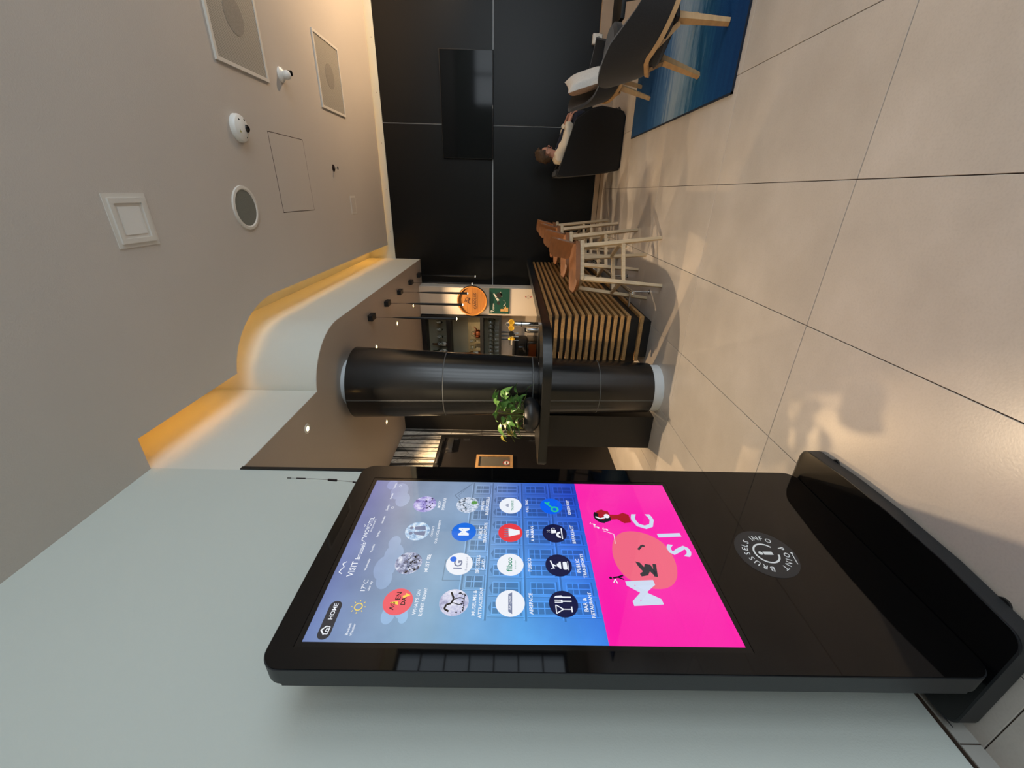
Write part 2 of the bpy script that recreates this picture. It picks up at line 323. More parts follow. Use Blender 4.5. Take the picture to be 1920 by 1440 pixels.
# ------------------------------------------------------------------ mesh helpers
class MB:
    def __init__(self): self.bm = bmesh.new()
    def _add(self, vs, fs):
        bv = [self.bm.verts.new(v) for v in vs]
        for f in fs:
            try: self.bm.faces.new([bv[i] for i in f])
            except ValueError: pass
        return self
    def box(self, x0, x1, y0, y1, z0, z1, bev=0.0, seg=2):
        if bev <= 0:
            v = [(x, y, z) for z in (z0, z1) for y in (y0, y1) for x in (x0, x1)]
            return self._add(v, [(0, 2, 3, 1), (4, 5, 7, 6), (0, 1, 5, 4), (2, 6, 7, 3), (0, 4, 6, 2), (1, 3, 7, 5)])
        t = bmesh.new(); bmesh.ops.create_cube(t, size=1)
        for v in t.verts: v.co = Vector(((x0 + x1) / 2 + v.co.x * (x1 - x0), (y0 + y1) / 2 + v.co.y * (y1 - y0), (z0 + z1) / 2 + v.co.z * (z1 - z0)))
        bmesh.ops.bevel(t, geom=list(t.edges), offset=bev, segments=seg, profile=0.5, affect='EDGES')
        return self.merge(t)
    def merge(self, t):
        me = bpy.data.meshes.new('t'); t.to_mesh(me); t.free(); self.bm.from_mesh(me); bpy.data.meshes.remove(me); return self
    def cyl(self, p0, p1, r0, r1=None, n=16):
        return self.tube([p0, p1], [r0, r0 if r1 is None else r1], n)
    def tube(self, path, r, n=8, sq=None):
        """sweep; sq=(w,h) gives a rectangular bar instead of a round one"""
        path = [Vector(p) for p in path]
        rs = r if isinstance(r, (list, tuple)) else [r] * len(path)
        rings = []; up = None
        for i, p in enumerate(path):
            a = path[max(i - 1, 0)]; b = path[min(i + 1, len(path) - 1)]
            d = (b - a).normalized()
            if up is None:
                up = Vector((0, 0, 1)) if abs(d.z) < 0.9 else Vector((1, 0, 0))
            s = d.cross(up).normalized(); up = s.cross(d).normalized()
            ring = []
            if sq:
                k = rs[i]
                for (u, v) in ((-1, -1), (1, -1), (1, 1), (-1, 1)): ring.append(p + s * (u * sq[0] / 2 * k) + up * (v * sq[1] / 2 * k))
            else:
                for j in range(n):
                    t = 2 * math.pi * j / n; ring.append(p + s * (math.cos(t) * rs[i]) + up * (math.sin(t) * rs[i]))
            rings.append(ring)
        m = len(rings[0]); vs = [v for rg in rings for v in rg]; fs = []
        for i in range(len(rings) - 1):
            for j in range(m):
                fs.append((i * m + j, i * m + (j + 1) % m, (i + 1) * m + (j + 1) % m, (i + 1) * m + j))
        fs.append(tuple(range(m))[::-1]); fs.append(tuple((len(rings) - 1) * m + j for j in range(m)))
        return self._add(vs, fs)
    def lathe(self, prof, c=(0, 0, 0), n=24, axis='z', caps=True):
        vs = []; fs = []; m = len(prof)
        def P(r, h, t):
            a, b = r * math.cos(t), r * math.sin(t)
            if axis == 'z': return (c[0] + a, c[1] + b, c[2] + h)
            if axis == 'x': return (c[0] + h, c[1] + a, c[2] + b)
            return (c[0] + b, c[1] + h, c[2] + a)
        for j in range(n):
            for (r, h) in prof: vs.append(P(r, h, 2 * math.pi * j / n))
        for j in range(n):
            k = (j + 1) % n
            for i in range(m - 1): fs.append((j * m + i, k * m + i, k * m + i + 1, j * m + i + 1))
        if caps:
            fs.append(tuple(j * m for j in range(n))[::-1]); fs.append(tuple(j * m + m - 1 for j in range(n)))
        return self._add(vs, fs)
    def prism(self, poly, lo, hi, axis='z'):
        n = len(poly)
        def P(a, b, h):
            return (a, b, h) if axis == 'z' else ((a, h, b) if axis == 'y' else (h, a, b))
        vs = [P(a, b, lo) for a, b in poly] + [P(a, b, hi) for a, b in poly]
        fs = [tuple(range(n))[::-1], tuple(range(n, 2 * n))] + [(i, (i + 1) % n, n + (i + 1) % n, n + i) for i in range(n)]
        return self._add(vs, fs)
    def ball(self, c, rx, ry=None, rz=None, u=16, v=10):
        ry = ry or rx; rz = rz or rx
        t = bmesh.new(); bmesh.ops.create_uvsphere(t, u_segments=u, v_segments=v, radius=1)
        for q in t.verts: q.co = Vector((c[0] + q.co.x * rx, c[1] + q.co.y * ry, c[2] + q.co.z * rz))
        return self.merge(t)
    def shell(self, fo, fi, nu, nv):
        """closed thick surface between an outer and an inner parametric sheet"""
        vs = []; fs = []
        for f in (fo, fi):
            for i in range(nu + 1):
                for j in range(nv + 1): vs.append(f(i / nu, j / nv))
        N = (nu + 1) * (nv + 1); ix = lambda s, i, j: s * N + i * (nv + 1) + j
        for i in range(nu):
            for j in range(nv):
                fs.append((ix(0, i, j), ix(0, i + 1, j), ix(0, i + 1, j + 1), ix(0, i, j + 1)))
                fs.append((ix(1, i, j), ix(1, i, j + 1), ix(1, i + 1, j + 1), ix(1, i + 1, j)))
        for i in range(nu):
            fs.append((ix(0, i, 0), ix(1, i, 0), ix(1, i + 1, 0), ix(0, i + 1, 0)))
            fs.append((ix(0, i, nv), ix(0, i + 1, nv), ix(1, i + 1, nv), ix(1, i, nv)))
        for j in range(nv):
            fs.append((ix(0, 0, j), ix(0, 0, j + 1), ix(1, 0, j + 1), ix(1, 0, j)))
            fs.append((ix(0, nu, j), ix(1, nu, j), ix(1, nu, j + 1), ix(0, nu, j + 1)))
        return self._add(vs, fs)
    def build(self, name, m, parent=None, smooth=True, angle=35):
        bmesh.ops.recalc_face_normals(self.bm, faces=list(self.bm.faces))
        me = bpy.data.meshes.new(name); self.bm.to_mesh(me); self.bm.free()
        if smooth:
            for p in me.polygons: p.use_smooth = True
            me.set_sharp_from_angle(angle=R(angle))
        me.materials.append(m if not isinstance(m, str) else M[m])
        o = bpy.data.objects.new(name, me); COL.objects.link(o)
        if parent: o.parent = parent
        return o
def tag(o, label=None, cat=None, group=None, kind=None):
    if label: o['label'] = label
    if cat: o['category'] = cat
    if group: o['group'] = group
    if kind: o['kind'] = kind
    return o
def thing(name, label, cat, loc=(0, 0, 0), rz=0.0, group=None):
    o = bpy.data.objects.new(name, None); o.empty_display_size = 0.1; COL.objects.link(o)
    o.location = loc; o.rotation_euler = (0, 0, rz)
    return tag(o, label, cat, group)
def struct(o, label=None, cat=None): return tag(o, label, cat, kind='structure')
def copy_tree(o, parent=None):
    c = o.copy(); COL.objects.link(c); c.parent = parent
    for ch in list(o.children): copy_tree(ch, c)
    return c
def spot(name, loc, power, col, size=150, blend=0.6, radius=0.03, aim=(0, 0, 0), parent=None):
    d = bpy.data.lights.new(name, 'SPOT'); d.energy = power; d.color = col; d.spot_size = R(size); d.spot_blend = blend; d.shadow_soft_size = radius
    o = bpy.data.objects.new(name, d); COL.objects.link(o); o.location = loc; o.rotation_euler = aim
    if parent: o.parent = parent
    return o
def text_bm(mb, s, width, place, bold=0.0, height=None):
    """flat lettering: place(u, v) -> point; centred, scaled to the given width"""
    cu = bpy.data.curves.new('t', 'FONT'); cu.body = s; cu.align_x = 'CENTER'; cu.align_y = 'CENTER'; cu.resolution_u = 2; cu.offset = bold
    ob = bpy.data.objects.new('t', cu); COL.objects.link(ob)
    me = bpy.data.meshes.new_from_object(ob.evaluated_get(bpy.context.evaluated_depsgraph_get()))
    xs = [v.co.x for v in me.vertices]; ys = [v.co.y for v in me.vertices]
    if xs:
        k = width / (max(xs) - min(xs)) if width else height / (max(ys) - min(ys))
        cx, cy = (max(xs) + min(xs)) / 2, (max(ys) + min(ys)) / 2
        mb._add([place((v.co.x - cx) * k, (v.co.y - cy) * k) for v in me.vertices], [tuple(p.vertices) for p in me.polygons])
    bpy.data.objects.remove(ob); bpy.data.curves.remove(cu); bpy.data.meshes.remove(me)
    return mb

# ------------------------------------------------------------------ room shell
ZC, ZB, ZTOP = 3.292, 2.814, 3.62
BACK = 6.77
# floor with separate tiles 60 x 120 cm
fl = struct(MB().box(-3.25, WX + 0.05, -3.1, BACK, -0.08, -0.005).build('floor', 'grout'), 'beige stone tile floor with thin dark joints', 'floor')
xs = [0.6765 + 0.599 * i for i in range(-7, 8)]; ys = [4.192 + 1.2 * j for j in range(-7, 4)]
full = None
for i in range(len(xs) - 1):
    for j in range(len(ys) - 1):
        x0, x1 = max(xs[i], -3.12), min(xs[i + 1], WX); y0, y1 = max(ys[j], -3.0), min(ys[j + 1], BACK - 0.02)
        if x1 - x0 < 0.02 or y1 - y0 < 0.02: continue
        g = 0.0016
        if abs((x1 - x0) - 0.599) < 1e-4 and abs((y1 - y0) - 1.2) < 1e-4:
            if full is None:
                o = MB().box(g, 0.599 - g, g, 1.2 - g, -0.011, 0, 0.0012, 1).build('tile', 'tile', fl); full = o
            else:
                o = full.copy(); COL.objects.link(o)
            o.location = (x0, y0, 0)
        else:
            MB().box(x0 + g, x1 - g, y0 + g, y1 - g, -0.011, 0, 0.0012, 1).build('tile', 'tile', fl)

# bulkhead outline (plan): along the left wall plane, round the corner, on to the back wall
def arc(cx, cy, rx, ry, a0, a1, n):
    return [(cx + rx * math.cos(R(a0 + (a1 - a0) * i / n)), cy + ry * math.sin(R(a0 + (a1 - a0) * i / n))) for i in range(n + 1)]
BULK = [(-1.4, 1.80), (-1.4, 2.765)] + arc(-1.46, 3.32, 0.46, 0.565, -80, 0, 18) + [(-1.0, BACK)]
SLAB = [(-1.208, 1.794), (-1.21, 2.645)] + arc(-1.31, 3.33, 0.523, 0.70, -77, 0, 18) + [(-0.787, 6.69)]
# main ceiling slab
poly = [(WX, 6.69), (WX, -3.0), (-1.4, -3.0), (-1.4, 1.794)] + SLAB
ceil = struct(MB().prism(poly[::-1], ZC, ZC + 0.10).build('ceiling', 'ceiling', smooth=False), 'matt grey taupe plaster ceiling over the lounge', 'ceiling')
MB().box(-1.6, WX, 1.6, BACK, ZTOP, ZTOP + 0.05).build('cove_cover', 'wall_white', ceil)
MB().box(-1.6, WX, -3.0, 1.6, ZTOP, ZTOP + 0.05).build('cove_cover', 'wall_white', ceil)
# bulkhead skin
def offset(path, d):
    out = []
    for i, p in enumerate(path):
        a = Vector(path[max(i - 1, 0)]); b = Vector(path[min(i + 1, len(path) - 1)]); t = (b - a).normalized()
        out.append((p[0] - t.y * d, p[1] + t.x * d))
    return out
inner = offset(BULK, 0.04)
struct(MB().prism(BULK + inner[::-1], ZB, ZTOP).build('wall_bulkhead', 'bulkhead', angle=25), 'white curved bulkhead above the bar with amber glow along its top', 'bulkhead')
# lower bar ceiling
bp = [(-3.09, 1.80)] + inner + [(-3.09, BACK)]
struct(MB().prism([(-3.2, 1.80)] + [(p[0] - 0.001, p[1]) for p in BULK] + [(-3.2, BACK)], ZB - 0.004, ZB).build('ceiling_bar', 'bar_ceiling', smooth=False), 'lower taupe ceiling over the bar with small warm downlights', 'ceiling')
# left wall
wl = struct(MB().box(-1.6, -1.4, -3.0, 1.80, 0, ZTOP).build('wall_left', 'wall_white', smooth=False), 'plain white wall behind the info kiosk', 'wall')
struct(MB().box(-3.2, -1.6, 1.68, 1.80, 0, ZB).build('wall_bar_front', 'wall_white', smooth=False))
bl = struct(MB().box(-1.4, -1.388, -3.0, 1.79, 0, 0.058).build('baseboard_left', 'skirting_grey', smooth=False))
MB().box(-1.4, -1.392, -3.0, 1.79, 0.058, 0.064).build('shadow_gap', 'grout', bl)
for yy in (0.6, 1.2, 0.0, -0.6): MB().box(-1.3885, -1.3872, yy, yy + 0.003, 0, 0.058).build('joint', 'grout', bl)
struct(MB().box(-1.43, -1.394, 1.800, 1.822, 0, ZB).build('trim_1', 'black'), 'thin black vertical edge profile at the end of the white wall', 'trim')
# back wall with four black panels and pale joints
wb = struct(MB().box(-1.42, WX, BACK, BACK + 0.15, 0, ZTOP).build('wall_back', 'seam', smooth=False), 'black panelled wall with thin pale joints behind the lounge', 'wall')
PX = [-1.40, 0.852, 3.10, WX]
for i in range(3):
    for (z0, z1) in ((0.128, 1.6405), (1.6535, 3.203)):
        MB().box(PX[i] + (0.0065 if i else 0), PX[i + 1] - 0.0065, BACK - 0.02, BACK, z0, z1, 0.001, 1).build('wall_panel', 'panel_black', wb)
MB().box(-1.40, WX, BACK - 0.018, BACK, 3.206, ZTOP).build('upper_band', 'wall_white', wb)
for xx in (-0.6, 0.0, 0.6, 1.2, 1.8): MB().lathe([(0.007, -0.0215), (0.004, -0.018)], (xx, BACK, 3.246), 10, 'y').build('screw_cap', 'plastic_grey', wb)
bb = struct(MB().box(-1.0, 1.02, BACK - 0.032, BACK - 0.021, 0, 0.125).build('baseboard_back', 'skirting', smooth=False))
MB().box(-1.0, 1.02, BACK - 0.034, BACK - 0.021, 0.052, 0.058).build('joint', 'grout', bb)
struct(MB().box(1.02, WX, BACK - 0.09, BACK - 0.021, 0, 0.262, 0.004, 1).build('trim_2', 'skirting'), 'beige tiled ledge along the foot of the black wall', 'ledge')
# right wall with assumed windows, rear wall with assumed glazed entrance, both unseen
def wall_with_holes():
    mb = MB(); last = -3.1
    for a, b in ASSUMED_WINDOWS:
        mb.box(WX, WX + 0.2, last, a, 0, ZTOP); mb.box(WX, WX + 0.2, a, b, 0, WZ0); mb.box(WX, WX + 0.2, a, b, WZ1, ZTOP); last = b
    mb.box(WX, WX + 0.2, last, BACK + 0.15, 0, ZTOP)
    return mb
struct(wall_with_holes().build('wall_right', 'wall_white', smooth=False))
def pane_mat():
    m, nt, p = nodes('window_pane'); out = nt.nodes['Material Output']
    t = nt.nodes.new('ShaderNodeBsdfTransparent'); mx = nt.nodes.new('ShaderNodeMixShader'); mx.inputs[0].default_value = 0.08
    p.inputs['Roughness'].default_value = 0.05; p.inputs['Base Color'].default_value = (0.02, 0.03, 0.03, 1)
    nt.links.new(t.outputs[0], mx.inputs[1]); nt.links.new(p.outputs[0], mx.inputs[2]); nt.links.new(mx.outputs[0], out.inputs[0])
    return m
M['pane'] = pane_mat()
for k, (a, b) in enumerate(ASSUMED_WINDOWS):
    m = MB()
    m.box(WX + 0.06, WX + 0.12, a, a + 0.05, WZ0, WZ1).box(WX + 0.06, WX + 0.12, b - 0.05, b, WZ0, WZ1)
    m.box(WX + 0.06, WX + 0.12, a, b, WZ0, WZ0 + 0.05).box(WX + 0.06, WX + 0.12, a, b, WZ1 - 0.05, WZ1)
    wn = struct(m.build('window_%d' % (k + 1), 'sill'))  # frame of an assumed, unseen window
    for q in range(1, 7):
        z = WZ0 + (WZ1 - WZ0) * q / 7
        MB().box(WX + 0.075, WX + 0.105, a + 0.05, b - 0.05, z - 0.012, z + 0.012).build('mullion', 'sill', wn)
    MB().box(WX + 0.088, WX + 0.092, a + 0.05, b - 0.05, WZ0 + 0.05, WZ1 - 0.05).build('pane', 'pane', wn)
struct(MB().box(-1.6, 2.6, -3.15, -3.0, 0, ZTOP).box(4.4, WX + 0.2, -3.15, -3.0, 0, ZTOP).box(2.6, 4.4, -3.15, -3.0, 2.75, ZTOP).build('wall_front', 'wall_white', smooth=False))
wn = struct(MB().box(2.6, 2.67, -3.12, -3.05, 0, 2.75).box(4.33, 4.4, -3.12, -3.05, 0, 2.75).box(2.67, 4.33, -3.12, -3.05, 2.68, 2.75).build('window_5', 'sill'))  # frame of the assumed glazed entrance
for xx in (3.5,): MB().box(xx - 0.03, xx + 0.03, -3.12, -3.05, 0, 2.68).build('mullion', 'sill', wn)
MB().box(2.67, 4.33, -3.09, -3.085, 0.0, 2.68).build('pane', 'pane', wn)
# bar side walls
struct(MB().box(-3.2, -3.09, 1.80, 5.0, 0, ZB).build('wall_birch', 'birch', smooth=False), 'wall papered with white birch trunks beside the black door', 'wall')
struct(MB().box(-3.2, -2.45, 4.97, 5.10, 0, ZB).build('wall_bar_end', 'black_box', smooth=False), 'black return wall behind the column', 'wall')
struct(MB().box(-3.2, -1.83, BACK - 0.04, BACK, 0, ZB).build('wall_bar_back', 'beige_wall', smooth=False))
struct(MB().box(-3.25, -3.2, 5.0, BACK, 0, ZB).build('wall_bar_left', 'beige_wall', smooth=False))
struct(MB().box(-1.83, -1.39, 6.50, BACK - 0.02, 0, ZB).build('wall_pier', 'beige_wall', smooth=False), 'pale wall pier carrying the round wooden sign and green poster', 'wall')
struct(MB().box(-1.39, -1.383, 6.535, BACK - 0.021, 0, ZB).build('trim_3', 'trim_white'), 'bright white edge of the pier next to the black wall', 'trim')

# black door in the birch wall
d = struct(MB().box(-3.09, -3.075, 3.72, 4.72, 0, 2.20).build('door_1', 'door'), 'black door with small wood-framed window in the birch wall', 'door')
m = MB().box(-3.09, -3.06, 4.72, 4.785, 0, 2.265).box(-3.09, -3.06, 3.65, 3.72, 0, 2.265).box(-3.09, -3.06, 3.72, 4.72, 2.20, 2.265)
m.build('door_frame', 'black', d)
dw = MB().box(-3.075, -3.055, 4.29, 4.325, 1.28, 1.745).box(-3.075, -3.055, 4.05, 4.085, 1.28, 1.745).box(-3.075, -3.055, 4.085, 4.29, 1.28, 1.315).box(-3.075, -3.055, 4.085, 4.29, 1.71, 1.745).build('window_frame', 'oak_frame', d)
MB().box(-3.075, -3.068, 4.085, 4.29, 1.315, 1.71).build('pane', mat('door_pane', (112, 108, 100), 0.15, noise=(3, (1, 1, 1), 0.2), pos=True), dw)
sg = MB().lathe([(0.045, 0), (0.045, 0.002)], (-3.068, 4.17, 1.36), 20, 'x').build('no_smoking_sticker', 'print_white', dw)
MB().lathe([(0.045, 0.002), (0.036, 0.0025), (0.036, 0.004), (0.045, 0.004)], (-3.068, 4.17, 1.36), 20, 'x', False).build('red_ring', 'red_print', sg)
MB().box(-3.066, -3.063, 4.145, 4.195, 1.355, 1.365).build('bar_mark', 'burn', sg)
for z in (2.02, 1.86, 0.97, 0.4): MB().box(-3.075, -3.067, 4.685, 4.705, z, z + 0.09).build('hinge', 'steel', d)
MB().box(-3.075, -3.02, 4.38, 4.66, 2.07, 2.15, 0.005).build('door_closer', 'steel', d)
MB().box(-3.06, -3.03, 4.1, 4.6, 2.215, 2.24, 0.004).build('closer_rail', 'steel', d)
MB().box(-3.075, -3.03, 3.80, 3.82, 0.93, 1.08, 0.004).build('door_handle', 'steel', d)

# ------------------------------------------------------------------ cove lighting
def led_path(path, z, name, label, matname, r=0.006):
    o = MB().tube([(x, y, z) for x, y in path], r, 6).build(name, matname)
    return tag(o, label, 'light strip')
led_path([(x + 0.05, y) for x, y in [(-1.228, 1.83), (-1.23, 2.62)]], ZC + 0.13, 'led_strip', 'amber light strip in the short cove beside the white wall', 'led', 0.008)
led_path(offset(SLAB[2:-1], -0.05) + [(-0.737, 6.6)], ZC + 0.13, 'led_strip', 'amber light strip in the long curved ceiling cove above the bar', 'led_pale', 0.007)
led_path([(-0.7, 6.66), (2.9, 6.66)], ZC + 0.13, 'led_strip', 'amber light strip in the cove along the black wall', 'led_back', 0.007)

# ------------------------------------------------------------------ column
CX, CY = -1.60, 3.365
def cr_(z): return 0.2236 + (0.322 - 0.2236) * z / 2.74
col = thing('column', 'black cone-shaped column clad in satin panels, standing through the bar counter', 'column', (CX, CY, 0))
MB().lathe([(0.212, 0), (0.212, 2.81)], n=48).build('core', 'column_core', col)
segs = [(0.085, 0.558), (0.563, 1.012), (1.096, 1.142), (1.150, 1.915), (1.920, 2.735)]
for a, b in segs:
    MB().lathe([(cr_(a) - 0.008, a), (cr_(a), a + 0.002), (cr_(b), b - 0.002), (cr_(b) - 0.008, b)], n=64).build('cladding', 'column', col)
for z in (0.5605, 1.146, 1.9175): MB().lathe([(cr_(z) - 0.010, z - 0.003), (cr_(z) - 0.002, z - 0.003), (cr_(z) - 0.002, z + 0.003), (cr_(z) - 0.010, z + 0.003)], n=64).build('joint_ring', 'seam_dark', col)
def vseam(z0, z1, ang):
    a = R(ang); f = lambda z: ((cr_(z) + 0.0005) * math.cos(a), (cr_(z) + 0.0005) * math.sin(a), z)
    return MB().tube([f(z0), f(z1)], 0.0022, 6)
for a, b in ((0.09, 1.01), (1.15, 2.73)): vseam(a, b, 265).build('vertical_seam', 'seam_dark', col)

# ------------------------------------------------------------------ bar counter
bar = thing('bar_counter', 'long black bar counter fronted with horizontal oak slats, rounded round the column', 'bar counter', (0, 0, 0))
top = [(-0.965, BACK - 0.03), (-0.965, 3.28)] + arc(-1.34, 3.28, 0.375, 0.43, 0, -90, 14)[1:] + [(-2.06, 2.83)] + arc(-2.06, 2.89, 0.06, 0.06, -90, -180, 5)[1:] + [(-2.12, 3.32), (-1.75, 3.36), (-1.45, 3.32), (-1.20, 3.22), (-1.105, 3.38), (-1.07, 3.62), (-1.07, BACK - 0.03)]
t = MB().prism(top[::-1], 1.022, 1.095)
bmesh.ops.bevel(t.bm, geom=[e for e in t.bm.edges if abs(e.verts[0].co.z - e.verts[1].co.z) < 1e-6], offset=0.006, segments=2, affect='EDGES')
t.build('counter_top', 'counter', bar)
MB().box(-1.075, -1.035, 3.66, BACK - 0.03, 0.10, 1.02).build('carcass', 'black_box', bar)
MB().box(-1.38, -1.076, 3.66, 3.70, 0.10, 1.02).build('end_board', 'black_box', bar)
MB().box(-1.66, -1.076, 3.72, 6.49, 0.86, 0.90, 0.003, 1).build('service_worktop', 'counter', bar)
MB().box(-1.60, -1.09, 3.78, 6.49, 0.10, 0.86).build('service_cabinet', 'black_box', bar)
MB().box(-1.45, -1.086, 3.76, 6.49, 0, 0.10).build('plinth', 'black_box', bar)
MB().box(-2.2, -1.86, 3.27, 3.40, 0, 1.02).build('end_panel', 'black_box', bar)
slf = sle = None
for k in list(range(13)) + [14]:
    z1 = 1.0 - 0.0605 * k; z0 = z1 - 0.031
    if slf is None:
        slf = MB().box(-1.033, -1.0, 3.62, BACK - 0.03, 0, 0.031, 0.0012, 1).build('slat', 'slat', bar)
        sle = MB().box(-1.44, -1.0332, 3.62, 3.658, 0, 0.031, 0.0012, 1).build('slat', 'slat', bar)
        a, b = slf, sle
    else:
        a, b = slf.copy(), sle.copy(); COL.objects.link(a); COL.objects.link(b)
    a.location = (0, 0, z0); b.location = (0, 0, z0)
# foot rail
fr = thing('foot_rail', 'polished steel foot rail running low along the slatted bar front', 'foot rail', (-0.845, 3.85, 0))
MB().cyl((0, 0, 0.185), (0, 2.7, 0.185), 0.021, n=16).lathe([(0.021, 0), (0.012, -0.004)], (0, -0.0, 0.185), 16, 'y').build('rail', 'chrome', fr)
for q in range(4):
    y = 0.10 + 0.82 * q
    p = MB().cyl((0, y, 0), (0, y, 0.17), 0.008, n=12).build('post', 'steel', fr)
    MB().lathe([(0.022, 0), (0.022, 0.005), (0.01, 0.008)], (0, y, 0), 16).build('flange', 'steel', p)
    MB().cyl((0, y, 0.185), (-0.155, y, 0.185), 0.009, n=12).build('wall_bracket', 'steel', fr)

# ------------------------------------------------------------------ bar stools
def make_stool():
    s = thing('bar_stool', 'x', 'bar stool')
    for sx in (1, -1):
        for sy in (1, -1):
            MB().tube([(sx * 0.22, sy * 0.205, 0.0), (sx * 0.15, sy * 0.15, 0.70)], [0.72, 1.0], sq=(0.042, 0.036)).build('leg', 'ash', s)
    f = lambda z, c0, c1: c0 + (c1 - c0) * z / 0.70
    for zb, sx in ((0.36, 1), (0.36, -1)):
        x = sx * f(zb, 0.22, 0.15); y = f(zb, 0.205, 0.15)
        MB().tube([(x, -y, zb), (x, y, zb)], 1.0, sq=(0.018, 0.032)).build('stretcher', 'ash', s)
    for sy in (1, -1):
        z2 = 0.34; x = f(z2, 0.22, 0.15); y = sy * f(z2, 0.205, 0.15)
        MB().tube([(x, y, z2), (-x, y, z2)], 1.0, sq=(0.018, 0.032)).build('stretcher', 'ash', s)
    MB().box(-0.17, 0.20, -0.18, 0.18, 0.690, 0.732, 0.012).build('seat_frame', 'ash', s)
    def so(u, v):
        x = -0.225 + 0.45 * u; y = -0.215 + 0.43 * v
        ex = (abs(2 * u - 1)); ey = abs(2 * v - 1)
        k = 1 - 0.16 * max(0, (ex * ex + ey * ey - 1.0))
        return (x * k, y * k, 0.775 - 0.012 * (1 - ex * ex) * (1 - ey * ey) - 0.016 * max(0, ex - 0.8) / 0.2 * (1 if u < 0.5 else 0))
    MB().shell(so, lambda u, v: (lambda p: (p[0] * 0.97, p[1] * 0.97, 0.735))(so(u, v)), 12, 12).build('seat', 'tan_seat', s, angle=50)
    def back(off):
        def f2(u, v):
            e = 2 * u - 1
            zt = 0.985 - 0.05 * max(0, (abs(e) - 0.7) / 0.3) ** 2
            zl = 0.745 + 0.05 * max(0, (abs(e) - 0.45) / 0.55) ** 2
            z = zl + (zt - zl) * v
            hw = 0.205 - 0.012 * (1 - v)
            return (0.205 + 0.05 * (z - 0.74) / 0.24 - 0.055 * e * e + off, e * hw, z)
        return f2
    MB().shell(back(0.007), back(-0.007), 18, 8).build('backrest', 'walnut', s, angle=60)
    return s
st = make_stool()
stools = [(-0.632, 3.942, 28.4, 'nearest bar stool of the row, beside the end of the foot rail'), (-0.625, 4.70, 30, 'second bar stool from the column, tan seat and pale legs'), (-0.617, 5.60, 28, 'third bar stool from the column'), (-0.612, 6.19, 28, 'farthest bar stool, close to the black wall')]
proto_st = st
for i, (x, y, a, lb) in enumerate(stools):
    o = proto_st if i == 0 else copy_tree(proto_st)
    o.location = (x, y, 0); o.rotation_euler = (0, 0, R(a)); o['label'] = lb; o['group'] = 'bar stools along the counter'

# ------------------------------------------------------------------ lamps of the bar
nth = ['nearest to the column', 'second from the column', 'third from the column', 'fourth from the column', 'nearest to the black wall']
pend0 = None
for i, y in enumerate((4.095, 4.682, 5.272, 5.90, 6.46)):
    if pend0 is None:
        p = thing('pendant_lamp', 'x', 'pendant lamp')
        MB().box(-0.03, 0.03, -0.06, 0.06, -0.05, 0, 0.003, 1).build('canopy', 'black', p)
        MB().cyl((0, 0, -0.24), (0, 0, -0.05), 0.0022, n=6).build('cord', 'black', p)
        MB().lathe([(0.003, -0.24), (0.007, -0.30), (0.013, -0.42), (0.0145, -0.895), (0.0125, -0.9)], n=14).build('tube', 'black', p)
        MB().lathe([(0.0115, -0.905), (0.0115, -0.8985)], n=14).build('diffuser', 'pendant_glow', p)
        pend0 = p; q = p
    else:
        q = copy_tree(pend0)
    q.location = (-1.2, y, ZB - 0.004); q['label'] = 'slim black tube pendant over the bar, ' + nth[i]; q['group'] = 'tube pendants over the bar'
    spot('pendant_beam', (-1.2, y, ZB - 0.915), 5, (1.0, 0.83, 0.62), 50, 0.8, 0.012)
dl0 = None
DOWN = [((-1.58, 2.516), 'downlight in the bar ceiling in front of the column', 175, 124), ((-2.522, 4.203), 'downlight in the bar ceiling left of the column', 170, 140), ((-1.565, 4.183), 'bar ceiling downlight at the right edge of the column', 80, 60), ((-1.565, 5.072), 'bar ceiling downlight above the middle of the bar', 95, 95), ((-1.57, 6.01), 'bar ceiling downlight nearest the wooden sign', 120, 115), ((-2.4, 5.55), 'downlight in front of the back bar shelf', 130, 130)]  # the last downlight is assumed, unseen, added to light the back-bar shelf
for (x, y), lb, pw, cone in DOWN:
    if dl0 is None:
        q = thing('downlight', lb, 'ceiling light')
        MB().lathe([(0.018, -0.004), (0.036, -0.004), (0.038, 0)], n=20, caps=False).build('bezel', 'trim_white', q)
        MB().lathe([(0.020, -0.003), (0.020, -0.001)], n=16).build('bulb', 'lamp_glow', q)
        dl0 = q
    else: q = copy_tree(dl0)
    q.location = (x, y, ZB - 0.004); q['label'] = lb; q['group'] = 'small warm downlights'
    spot('downlight_beam', (x, y, ZB - 0.016), pw, (1.0, 0.75, 0.48) if x > -2.5 else (1.0, 0.66, 0.34), cone, 0.85, 0.02)

# assumed uplighter, unseen, added beyond the picture edge to throw the orange glow on the ceiling corner and the top of the black wall
t = thing('floor_lamp', 'tall black uplighter floor lamp beyond the picture edge by the black wall', 'floor lamp', (3.0, 5.8, 0))
MB().lathe([(0.15, 0), (0.15, 0.015), (0.02, 0.03)], n=28).build('base', 'black', t)
MB().cyl((0, 0, 0.03), (0, 0, 1.50), 0.014, n=12).build('pole', 'black', t)
MB().lathe([(0.02, 1.49), (0.09, 1.52), (0.16, 1.60), (0.165, 1.60), (0.095, 1.51), (0.02, 1.475)], n=28, caps=False).build('shade', 'black', t)
MB().ball((0, 0, 1.56), 0.04).build('bulb', 'lamp_glow', t)
spot('uplight_beam', (3.0, 5.8, 1.62), 350, (1.0, 0.68, 0.40), 160, 0.6, 0.06, (R(180), 0, 0))

